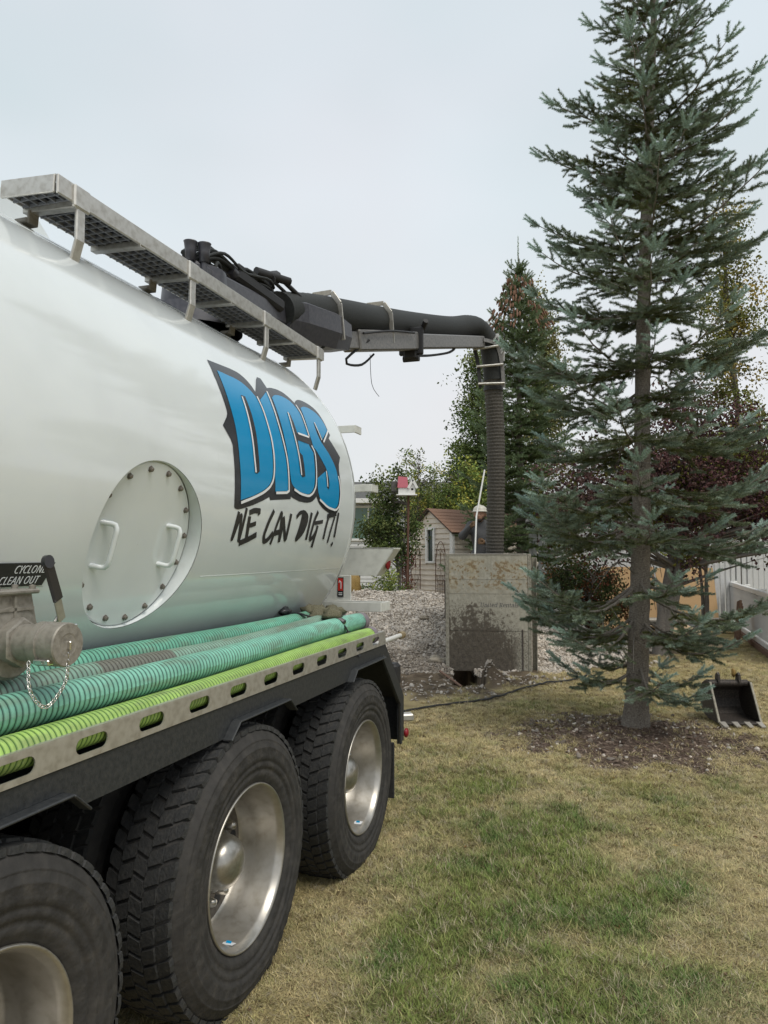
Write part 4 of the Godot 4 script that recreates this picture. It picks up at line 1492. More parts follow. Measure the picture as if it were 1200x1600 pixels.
func vecs(l: Array) -> PackedVector2Array:
	var out := PackedVector2Array()
	for i in range(0, l.size(), 2):
		out.append(Vector2(l[i], l[i + 1]))
	return out

func rounded(p: PackedVector2Array) -> PackedVector2Array:
	# one pass of corner rounding where the outline turns gently
	var out := PackedVector2Array()
	var n := p.size()
	for i in n:
		var a := p[(i + n - 1) % n]
		var b := p[i]
		var c := p[(i + 1) % n]
		var turn := absf((b - a).angle_to(c - b))
		if turn > 0.12 and turn < 0.95:
			out.append(b.lerp(a, 0.22))
			out.append(b.lerp(c, 0.22))
		else:
			out.append(b)
	return out

func build_lettering() -> void:
	var g := node("lettering", Vector3.ZERO, truck)
	put(wrap_print([rounded(vecs(LETTERS["outline"]))], 0.0015), "letter_backing", "decal_dark", g, false)
	for k in ["d", "i", "g", "s"]:
		put(wrap_print([rounded(vecs(LETTERS[k]))], 0.003), "letter", "decal_blue", g, false)
	for k in ["d_slit", "g_slit"]:
		put(wrap_print([vecs(LETTERS[k])], 0.0045), "letter_counter", "decal_dark", g, false)
	for l in [[3.808, 0.15, 3.808, 0.05, 3.83, 0.045, 3.838, 0.07, 3.832, 0.12, 3.822, 0.155], [3.822, 0.434, 3.838, 0.42, 3.866, 0.34, 3.85, 0.33]]:
		put(wrap_print([vecs(l)], 0.0045), "letter_counter", "decal_dark", g, false)
	var i := 0
	for l in WHITE_LINES:
		i += 1
		put(wrap_print(Geometry2D.offset_polyline(rounded_line(vecs(l)), 0.0062 if l.size() > 6 else 0.0055, Geometry2D.JOIN_ROUND, Geometry2D.END_BUTT), 0.006 + i * 0.0001), "letter_highlight", "decal_white", g, false)
	var b := node("slogan", Vector3.ZERO, truck)
	i = 0
	for l in BRUSH:
		i += 1
		var wd: float = [0.0125, 0.0105, 0.0135][i % 3]
		put(wrap_print(Geometry2D.offset_polyline(rounded_line(vecs(l)), wd, Geometry2D.JOIN_ROUND, Geometry2D.END_ROUND), 0.0015 + i * 0.0001), "brush_stroke", "decal_dark", b, false)
	# the small sign by the outlet valve
	var sg := node("cyclone_sign", Vector3.ZERO, truck)
	var c := on_tank(1.705, -0.38, 0.004)
	var a := -0.38 / TANK_R
	var out := Vector3(cos(a), sin(a), 0)
	sg.transform = Transform3D(Basis(Vector3(0, 0, -1), Vector3(-sin(a), cos(a), 0), out), c)
	var s := tool()
	prism(s, PackedVector2Array([Vector2(-0.135, -0.036), Vector2(0.082, -0.036), Vector2(0.108, 0.036), Vector2(-0.105, 0.036)]), -0.002, 0.0, Transform3D())
	put(s, "sign_plate", "decal_dark", sg)
	for k in 2:
		text(sg, ["CYCLONE", "CLEAN OUT"][k], 0.0235, Transform3D(Basis(Vector3(1, 0, 0), Vector3(0.25, 1, 0), Vector3(0, 0, 1)), Vector3([0.018, -0.012][k], [0.016, -0.017][k], 0.001)), "decal_white", "Droid Sans", 0.86)

func rounded_line(p: PackedVector2Array) -> PackedVector2Array:
	var out := PackedVector2Array([p[0]])
	for i in range(1, p.size() - 1):
		out.append(p[i].lerp(p[i - 1], 0.18))
		out.append(p[i].lerp(p[i + 1], 0.18))
	out.append(p[-1])
	return out

func text(parent: Node, words: String, high: float, at: Transform3D, m: String, font: String, squeeze := 1.0, italic := false) -> void:
	var f := SystemFont.new()
	f.font_names = PackedStringArray([font])
	var t := TextMesh.new()
	t.text = words
	t.font = f
	t.font_size = 64
	t.pixel_size = high / 46.0
	t.depth = 0.0008
	t.material = M[m]
	var o := put_mesh(t, "lettering", parent)
	o.transform = at * Transform3D(Basis.from_scale(Vector3(squeeze, 1, 1)), Vector3.ZERO)

func build_catwalk() -> void:
	var g := node("catwalk", Vector3.ZERO, truck)
	var x0 := -2.145
	var x1 := -1.9
	var s0 := 2.075
	var s1 := 4.52
	var y := 2.985
	var s := tool()
	beam(s, T(x1, y - 0.035, s0), T(x1, y - 0.035, s1), 0.012, 0.07, 0.003)
	beam(s, T(x1 - 0.02, y - 0.004, s0), T(x1 - 0.02, y - 0.004, s1), 0.03, 0.008)
	put(s, "outer_rail", "aluminium", g)
	s = tool()
	beam(s, T(x0, y - 0.03, s0), T(x0, y - 0.03, s1), 0.008, 0.03, 0.002)
	put(s, "inner_rail", "aluminium", g)
	for q in [s0, s1]:
		s = tool()
		beam(s, T(x0 - 0.004, y - 0.022, q), T(x1 - 0.008, y - 0.035, q), 0.012, 0.066 if q == s0 else 0.04, 0.003)
		put(s, "end_rail", "aluminium", g)
	# grating: bars both ways
	s = tool()
	var k := 1
	while x0 + 0.04 * k < x1 - 0.01:
		box(s, T(x0 + 0.04 * k, y - 0.047, (s0 + s1) / 2.0), Vector3(0.0055, 0.012, s1 - s0 - 0.02))
		k += 1
	k = 1
	while s0 + 0.045 * k < s1 - 0.02:
		box(s, T((x0 + x1) / 2.0, y - 0.048, s0 + 0.045 * k), Vector3(x1 - x0 - 0.016, 0.011, 0.0055))
		k += 1
	put(s, "grating", "grate_bar", g)
	# tread sheet under foot, which closes the grating against the sky
	s = tool()
	box(s, T((x0 + x1) / 2.0, y - 0.030, (s0 + s1) / 2.0), Vector3(x1 - x0 - 0.02, 0.004, s1 - s0 - 0.02))
	put(s, "tread_sheet", "grate_black", g)
	for i in 7:
		var q := 2.19 + 0.3735 * i
		s = tool()
		beam(s, T(x0 + 0.0, y - 0.066, q), T(x1 + 0.006, y - 0.077, q), 0.035, 0.004, 0.001)
		beam(s, T(x0 + 0.0, y - 0.055, q - 0.016), T(x1 + 0.006, y - 0.064, q - 0.016), 0.005, 0.024, 0.001)
		put(s, "cross_beam", "aluminium", g)
		if i % 2 == 1:
			continue
		s = tool()
		box(s, T(x1 + 0.008, y - 0.045, q), Vector3(0.02, 0.085, 0.085), 0.006)
		put(s, "rail_clamp", "aluminium", g)
		# bent leg, foot welded to the shell
		var a := 0.0
		var foot := on_tank(q, TANK_R * acos((x1 - 0.012 - TANK_X) / TANK_R), 0.003)
		var knee := T(x1 + 0.004, foot.y + 0.065, q)
		s = tool()
		beam(s, T(x1 + 0.004, y - 0.08, q), knee, 0.045, 0.014, 0.004, Vector3.RIGHT)
		beam(s, knee + Vector3(0, 0.008, 0), foot + Vector3(-0.012, -0.012, 0), 0.045, 0.014, 0.004, Vector3.RIGHT)
		put(s, "leg", "aluminium", g)
		s = tool()
		var f2 := on_tank(q, TANK_R * acos((x0 + 0.0 - TANK_X) / TANK_R), 0.0)
		beam(s, T(x0 + 0.035, y - 0.06, q), f2 + Vector3(0.03, 0.0, 0), 0.05, 0.012, 0.003, Vector3.RIGHT)
		box(s, f2 + Vector3(0, 0.012, 0), Vector3(0.06, 0.02, 0.06), 0.004)
		put(s, "inner_bracket", "dull_aluminium", g)

func build_fender() -> void:
	# aluminium side rail with rounded slots, made of pieces between the slots
	var s := tool()
	var y0 := 1.094
	var y1 := 1.168
	var yc := 1.131
	var hw := 0.062
	var hh := 0.021
	var xf := Transform3D(Basis(Vector3(0, 0, -1), Vector3.UP, Vector3(1, 0, 0)), T(-1.36, 0, 0))
	var sl := []
	for k in range(-3, 11):
		sl.append(1.40 + 0.2625 * k)
	for k in sl.size() + 1:
		var a: float = sl[k - 1] if k > 0 else 0.35
		var b: float = sl[k] if k < sl.size() else 4.21
		var poly := PackedVector2Array([Vector2(a, y0), Vector2(b, y0)])
		if k < sl.size():
			poly.append(Vector2(b, yc - hh))
			for j in 9:
				var t := -PI / 2.0 - PI * j / 8.0
				poly.append(Vector2(b - hw + hh + cos(t) * hh, yc + sin(t) * hh))
			poly.append(Vector2(b, yc + hh))
		poly.append(Vector2(b, y1) if k < sl.size() else Vector2(4.195, y1))
		poly.append(Vector2(a, y1))
		if k > 0:
			poly.append(Vector2(a, yc + hh))
			for j in 9:
				var t := PI / 2.0 - PI * j / 8.0
				poly.append(Vector2(a + hw - hh + cos(t) * hh, yc + sin(t) * hh))
			poly.append(Vector2(a, yc - hh))
		prism(s, poly, -0.004, 0.0, xf)
	beam(s, T(-1.378, y1 + 0.001, 0.35), T(-1.378, y1 + 0.001, 4.19), 0.035, 0.005)
	put(s, "side_rail", "aluminium", truck)
	# black skirt, notched over each wheel
	var g := node("fender", Vector3.ZERO, truck)
	s = tool()
	var poly := PackedVector2Array([Vector2(0.35, 1.09), Vector2(4.22, 1.09), Vector2(4.60, 0.72), Vector2(4.60, 0.44), Vector2(4.49, 0.44), Vector2(4.49, 0.69), Vector2(4.13, 1.03)])
	var lips := []
	for c in [3.83, 2.60, 1.33]:
		var q := [Vector2(c + 0.30, 0.975), Vector2(c + 0.235, 1.03), Vector2(c - 0.185, 1.03), Vector2(c - 0.25, 0.975)]
		if c > 3.8:
			q = [Vector2(c + 0.30, 1.03), Vector2(c - 0.185, 1.03), Vector2(c - 0.25, 0.975)]
			q.remove_at(0)
		for p in q:
			poly.append(p)
		lips.append(q)
	poly.append(Vector2(0.35, 0.975))
	prism(s, poly, -0.012, 0.0, Transform3D(xf.basis, T(-1.366, 0, 0)))
	put(s, "skirt", "black_plastic", g)
	for q in lips:
		s = tool()
		if q.size() == 2:
			q = [Vector2(4.13, 1.03)] + q
		for i in q.size() - 1:
			beam(s, T(-1.348, q[i].y - 0.004, q[i].x), T(-1.348, q[i + 1].y - 0.004, q[i + 1].x), 0.04, 0.008, 0.003)
		put(s, "arch_lip", "black_plastic", g)
	s = tool()
	var rear := [Vector2(4.13, 1.03), Vector2(4.49, 0.69), Vector2(4.49, 0.44)]
	for i in 2:
		beam(s, T(-1.352, rear[i].y, rear[i].x), T(-1.352, rear[i + 1].y, rear[i + 1].x), 0.03, 0.01, 0.003, Vector3.RIGHT)
	put(s, "arch_lip", "black_plastic", g)
	# top deck under the hoses, and the sloping rear
	s = tool()
	box(s, T(-1.69, 1.072, 2.28), Vector3(0.62, 0.02, 3.86))
	beam(s, T(-1.69, 1.075, 4.20), T(-1.69, 0.715, 4.585), 0.62, 0.015, 0.0)
	box(s, T(-1.69, 0.58, 4.592), Vector3(0.62, 0.28, 0.012))
	put(s, "deck", "black_plastic", g)
	s = tool()
	box(s, T(-1.66, 0.29, 4.44), Vector3(0.56, 0.34, 0.012), 0.004)
	put(s, "mudflap", "tread_rubber", truck)

func build_wheel(sc: float, yc: float, k: int) -> void:
	for far in 2:
		var w := node("wheel", T(-1.335 if far == 0 else -3.905, yc, sc), truck)
		if far == 1:
			w.rotation.y = PI
		w.rotate_object_local(Vector3.RIGHT, 0.4 * k)
		for inner in 2:
			var o := -0.345 * inner
			var s := tool()
			var prof := [[-0.26, 0.30], [-0.275, 0.36], [-0.272, 0.43], [-0.255, 0.475], [-0.235, 0.492], [-0.13, 0.497], [-0.03, 0.492], [-0.008, 0.474], [0.006, 0.45], [0.0105, 0.447], [0.0085, 0.444], [0.0105, 0.441], [0.013, 0.425], [0.017, 0.421], [0.017, 0.416], [0.0155, 0.412], [0.0195, 0.39], [0.0195, 0.375], [0.0155, 0.372], [0.016, 0.362], [0.0185, 0.358], [0.0145, 0.345], [0.0105, 0.342], [0.0105, 0.33], [0.0135, 0.326], [0.006, 0.310], [0.0, 0.298], [-0.006, 0.288], [-0.02, 0.285]]
			for p in prof:
				p[0] += o
			s.set_smooth_group(0)
			lathe(s, prof, 72)
			put(s, "tyre" if inner == 0 else "inner_tyre", "tyre_rubber", w)
			if far == 1 and inner == 1:
				continue
			# tread: five rows of interlocking lugs
			s = tool()
			var n := 54
			for row in 5:
				var x := -0.13 + (row - 2) * 0.0485 + o
				var r0 := 0.482 if row % 4 == 0 else 0.493
				var r1 := 0.5 if row % 4 == 0 else 0.507
				for i in n:
					var a = TAU * (i + [0.0, 0.5, 0.12, 0.62, 0.24][row]) / n
					lug(s, x, a, r0, r1, 0.0475, TAU / n * 0.86, [0.06, -0.05, 0.05, -0.05, -0.06][row] * 0.02)
			put(s, "tread", "tread_rubber", w)
		if far == 1:
			continue
		var s := tool()
		lathe(s, [[-0.03, 0.278], [-0.012, 0.286], [-0.002, 0.291], [0.004, 0.289], [0.005, 0.284], [-0.004, 0.279], [-0.018, 0.271], [-0.03, 0.2675], [-0.075, 0.262], [-0.115, 0.25], [-0.165, 0.246], [-0.178, 0.236]], 80)
		put(s, "rim", "rim_metal", w)
		s = tool()
		lathe(s, [[-0.178, 0.236], [-0.182, 0.215], [-0.178, 0.16], [-0.168, 0.125], [-0.168, 0.10]], 64)
		put(s, "rim_disc", "rim_dirty", w)
		s = tool()
		lathe(s, [[-0.168, 0.112], [-0.13, 0.108], [-0.12, 0.098], [-0.095, 0.095], [-0.075, 0.086], [-0.055, 0.066], [-0.043, 0.036], [-0.041, 0.001]], 48)
		put(s, "hub_cap", "hub_metal", w)
		for i in 10:
			var a := TAU * i / 10.0
			s = tool()
			lathe(s, [[-0.17, 0.019], [-0.135, 0.017], [-0.122, 0.012], [-0.119, 0.001]], 10, Transform3D(Basis(), Vector3(0, cos(a) * 0.142, sin(a) * 0.142)))
			put(s, "lug_nut", "hub_metal", w)
		for i in 5:
			var a := TAU * (i + 0.5) / 5.0
			s = tool()
			lathe(s, [[-0.1795, 0.026], [-0.1785, 0.024], [-0.1785, 0.001]], 16, Transform3D(Basis(), Vector3(0, cos(a) * 0.19, sin(a) * 0.19)))
			put(s, "hand_hole", "dark_steel", w)
		var a := 2.5
		s = tool()
		box(s, Vector3(-0.05, cos(a) * 0.2635, sin(a) * 0.2635), Vector3(0.045, 0.002, 0.03), 0.0, Basis(Vector3.RIGHT, a))
		put(s, "rim_sticker", "decal_white", w)
		s = tool()
		box(s, Vector3(-0.05, cos(a) * 0.2622, sin(a) * 0.2622), Vector3(0.02, 0.002, 0.016), 0.0, Basis(Vector3.RIGHT, a + 0.8))
		put(s, "rim_sticker", "decal_blue", w)

func lug(s: SurfaceTool, x: float, a: float, r0: float, r1: float, wide: float, da: float, skew: float) -> void:
	var p := []
	for q in [[r0, 1.0, 1.06], [r1, 0.86, 0.94]]:
		for c in [[-1, -1], [1, -1], [1.12, 0], [1, 1], [-1, 1], [-1.12, 0]]:
			var aa: float = a + da * 0.5 * c[1] * q[1] + skew * signf(c[0]) / q[0] * 8.0
			var xx: float = x + wide * 0.5 * c[0] * q[2] * 0.93
			p.append(Vector3(xx, cos(aa) * q[0], sin(aa) * q[0]))
	var ins := Vector3(x, cos(a) * (r0 - 0.03), sin(a) * (r0 - 0.03))
	s.set_smooth_group(-1)
	quad_out(s, p[6], p[7], p[9], p[10], ins)
	tri_out(s, p[6], p[10], p[11], ins)
	tri_out(s, p[7], p[8], p[9], ins)
	for i in 6:
		var j := (i + 1) % 6
		quad_out(s, p[i], p[j], p[6 + j], p[6 + i], ins)

func build_chassis() -> void:
	var g := node("chassis", Vector3.ZERO, truck)
	for x in [-2.2, -3.04]:
		var s := tool()
		box(s, T(x, 0.82, 1.9), Vector3(0.09, 0.28, 6.2), 0.01)
		put(s, "frame_rail", "dark_steel", g)
	for q in [1.29, 2.5, 3.757]:
		var s := tool()
		tube(s, [T(-1.9, 0.47, q), T(-3.34, 0.47, q)], 0.075, 12)
		lump(s, T(-2.62, 0.47, q), Vector3(0.2, 0.2, 0.2), 3, 0.05)
		put(s, "axle", "dark_steel", g)
		s = tool()
		box(s, T(-2.2, 0.63, q), Vector3(0.1, 0.12, 0.95), 0.02)
		put(s, "leaf_spring", "dark_steel", g)
	var s := tool()
	box(s, T(-2.62, 0.95, 2.2), Vector3(1.5, 0.1, 4.6))
	put(s, "subframe", "dark_steel", g)
	for q in [0.6, 2.0, 3.4]:
		s = tool()
		box(s, T(-2.62, 1.02, q), Vector3(1.3, 0.24, 0.12), 0.01)
		put(s, "tank_saddle", "dark_steel", g)
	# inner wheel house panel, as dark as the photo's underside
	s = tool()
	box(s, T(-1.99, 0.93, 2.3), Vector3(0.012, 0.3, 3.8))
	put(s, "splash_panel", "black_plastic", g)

func build_valve() -> void:
	var g := node("outlet_valve", Vector3.ZERO, truck)
	var sc := 1.565
	var cy := 1.402
	var s := tool()
	var ax := func(x: float, ds := 0.0, dy := 0.0) -> Transform3D: return Transform3D(Basis(), T(x, cy + dy, sc + ds))
	lathe(s, [[0.0, 0.05], [0.0, 0.092], [0.012, 0.1], [0.05, 0.1], [0.062, 0.092], [0.066, 0.05]], 36, ax.call(-1.60), true)
	prism(s, PackedVector2Array([Vector2(-0.088, 0.02), Vector2(0.088, 0.02), Vector2(0.062, 0.125), Vector2(-0.062, 0.125)]), -0.026, 0.026, Transform3D(Basis(Vector3(0, 0, -1), Vector3.UP, Vector3(1, 0, 0)), T(-1.567, cy, sc)))
	box(s, T(-1.538, cy + 0.085, sc), Vector3(0.01, 0.008, 0.13))
	box(s, T(-1.538, cy + 0.07, sc), Vector3(0.01, 0.10, 0.008))
	lathe(s, [[-0.25, 0.06], [0.0, 0.06]], 28, ax.call(-1.60))
	put(s, "valve_body", "dull_aluminium", g)
	s = tool()
	box(s, T(-1.567, cy + 0.131, sc), Vector3(0.085, 0.013, 0.155), 0.004)
	for k in 4:
		lathe(s, [[0.0, 0.009], [0.01, 0.009], [0.012, 0.001]], 6, Transform3D(Basis(Vector3.UP, Vector3.FORWARD, Vector3.RIGHT), T(-1.567 + (k % 2 - 0.5) * 0.06, cy + 0.137, sc + (k / 2 - 0.5) * 0.12)), true)
	put(s, "bonnet_flange", "dull_aluminium", g)
	s = tool()
	lathe(s, [[0.0, 0.05], [0.0, 0.066], [0.03, 0.066], [0.033, 0.06], [0.0335, 0.02]], 6, ax.call(-1.535), true)
	put(s, "hex_collar", "dull_aluminium", g)
	s = tool()
	lathe(s, [[-0.055, 0.048], [0.0, 0.048], [0.001, 0.052], [0.004, 0.057], [0.03, 0.057], [0.032, 0.053], [0.04, 0.053], [0.042, 0.0565], [0.085, 0.0565], [0.089, 0.054], [0.0895, 0.03], [0.0885, 0.026], [0.0885, 0.001]], 44, ax.call(-1.45), true)
	put(s, "dust_cap", "dull_aluminium", g)
	s = tool()
	for k in [0.8, 3.9]:
		box(s, T(-1.40, cy + sin(k) * 0.058, sc + cos(k) * 0.058), Vector3(0.05, 0.014, 0.022), 0.003)
		put(s, "cam_lever", "chrome", g)
		s = tool()
	lathe(s, [[0.0, 0.014], [0.16, 0.014]], 12, Transform3D(Basis(Vector3(0, 0, 1), Vector3.UP, Vector3(-1, 0, 0)), T(-1.56, cy, sc - 0.08)))
	put(s, "side_port", "dull_aluminium", g)
	s = tool()
	box(s, T(-1.362, cy - 0.002, sc), Vector3(0.02, 0.022, 0.006), 0.002)
	put(s, "chain_eye", "chrome", g)
	s = tool()
	tube(s, [T(-1.56, cy, sc - 0.10), T(-1.56, cy, sc - 0.24)], 0.019, 12)
	put(s, "air_fitting", "chrome", g)
	# lever with black grip
	s = tool()
	beam(s, T(-1.49, 1.445, sc + 0.105), T(-1.475, 1.462, sc + 0.085), 0.03, 0.007, 0.002, Vector3.RIGHT)
	beam(s, T(-1.475, 1.452, sc + 0.105), T(-1.455, 1.52, sc + 0.06), 0.028, 0.006, 0.002, Vector3.RIGHT)
	put(s, "lever", "aluminium", g)
	s = tool()
	beam(s, T(-1.456, 1.508, sc + 0.068), T(-1.445, 1.615, sc + 0.012), 0.036, 0.012, 0.005, Vector3.RIGHT)
	tube(s, [T(-1.451, 1.613, sc + 0.014), T(-1.439, 1.614, sc + 0.014)], 0.018, 14)
	put(s, "lever_grip", "decal_dark", g)
	# two strands of chain, link by link
	s = tool()
	var path := smooth_path([T(-1.365, cy - 0.014, sc), T(-1.36, cy - 0.085, sc - 0.005), T(-1.375, 1.262, sc - 0.035), T(-1.385, 1.256, sc - 0.06), T(-1.40, 1.30, sc - 0.085), T(-1.415, 1.365, sc - 0.075)], 34)
	for i in 34:
		var a: Vector3 = path[i]
		var b: Vector3 = path[i + 1]
		var d := (b - a).normalized()
		var sd := d.cross(Vector3.RIGHT if i % 2 == 0 else Vector3(0.2, 0.3, 1.0)).normalized()
		var ring := []
		for j in 9:
			var e := TAU * j / 8.0
			ring.append((a + b) / 2.0 + d * cos(e) * 0.0082 + sd * sin(e) * 0.0042)
		tube(s, ring, 0.0014, 4, false)
	put(s, "chain", "chrome", g)
	# lock pin stub on the shell beyond
	s = tool()
	tube(s, [T(-1.78, 1.366, 1.82), T(-1.60, 1.366, 1.82)], 0.006, 8)
	var ring2 := []
	for j in 13:
		var e := TAU * j / 12.0
		ring2.append(T(-1.62, 1.348 + cos(e) * 0.016, 1.82 + sin(e) * 0.012))
	tube(s, ring2, 0.0015, 4, false)
	put(s, "lock_pin", "steel_bolt", g)

func build_rear() -> void:
	var xf := Transform3D(Basis(), T(0, 0, 4.85))
	xf.origin.x = -TANK_X
	var g := node("rear_wing", Vector3.ZERO, truck)
	var s := tool()
	prism(s, PackedVector2Array([Vector2(-2.3, 1.475), Vector2(-2.3, 1.668), Vector2(-1.507, 1.668), Vector2(-1.637, 1.475)]), -0.012, 0.0, xf)
	box(s, T(-1.9, 1.662, 4.92), Vector3(0.79, 0.01, 0.14))
	put(s, "wing_plate", "grey_white_paint", g)
	s = tool()
	beam(s, T(-1.508, 1.664, 4.925), T(-1.636, 1.48, 4.925), 0.14, 0.008, 0.0)
	put(s, "wing_end", "grey_white_paint", g)
	s = tool()
	lump(s, T(-1.578, 1.568, 4.93), Vector3(0.016, 0.055, 0.05), 2, 0.0, 10)
	put(s, "marker_lamp", "tail_red", g)
	g = node("rear_step", Vector3.ZERO, truck)
	s = tool()
	box(s, T(-1.92, 1.277, 4.604), Vector3(0.80, 0.06, 0.01), 0.002)
	box(s, T(-1.524, 1.277, 4.70), Vector3(0.01, 0.06, 0.185), 0.002)
	box(s, T(-1.92, 1.277, 4.79), Vector3(0.78, 0.056, 0.01), 0.002)
	put(s, "step_frame", "grey_white_paint", g)
	s = tool()
	box(s, T(-1.92, 1.285, 4.697), Vector3(0.77, 0.012, 0.17))
	put(s, "step_grating", "dark_steel", g)
	s = tool()
	box(s, T(-1.98, 1.39, 4.805), Vector3(0.35, 0.175, 0.012), 0.003)
	put(s, "post_panel", "grey_white_paint", truck)
	g = node("extinguisher_label", T(-1.88, 1.395, 4.796), truck)
	s = tool()
	box(s, Vector3(0, 0, 0), Vector3(0.044, 0.135, 0.003))
	put(s, "label_plate", "decal_dark", g)
	s = tool()
	box(s, Vector3(0, 0.018, 0.002), Vector3(0.036, 0.085, 0.002))
	put(s, "label_field", "decal_red", g)
	s = tool()
	tube(s, [Vector3(0.004, -0.012, 0.004), Vector3(0.004, 0.035, 0.004), Vector3(-0.006, 0.045, 0.004), Vector3(-0.01, 0.03, 0.004)], 0.0028, 5)
	for k in 2:
		box(s, Vector3(0, -0.04 - 0.012 * k, 0.002), Vector3(0.026, 0.005, 0.002))
	put(s, "label_mark", "decal_white", g)
	for k in 2:
		s = tool()
		var y: float = [2.46, 2.06][k]
		var x: float = [-1.70, -1.58][k]
		box(s, T((x - 2.1) / 2.0, y, 4.6), Vector3(x + 2.1, 0.05, 0.012), 0.003)
		box(s, T((x - 2.1) / 2.0, y + 0.022, 4.66), Vector3(x + 2.1, 0.006, 0.12))
		box(s, T(x - 0.006, y, 4.66), Vector3(0.012, 0.05, 0.12), 0.003)
		put(s, "rear_bracket", "grey_white_paint", truck)
	s = tool()
	box(s, T(-2.62, 0.78, 5.0), Vector3(2.2, 0.16, 0.12), 0.02)
	put(s, "rear_bumper", "dark_steel", truck)
	s = tool()
	beam(s, T(-1.9, 0.50, 4.7), T(-1.42, 0.50, 5.0), 0.08, 0.05, 0.01)
	put(s, "bumper_end", "aluminium", truck)
	s = tool()
	lump(s, T(-1.45, 0.40, 4.94), Vector3(0.018, 0.032, 0.03), 1, 0.0, 10)
	put(s, "tail_lamp", "tail_red", truck)

func W(x: float, y: float, z: float) -> Vector3:   # a point of the place in the truck's axes
	return truck.transform.affine_inverse() * Vector3(x, y, z)

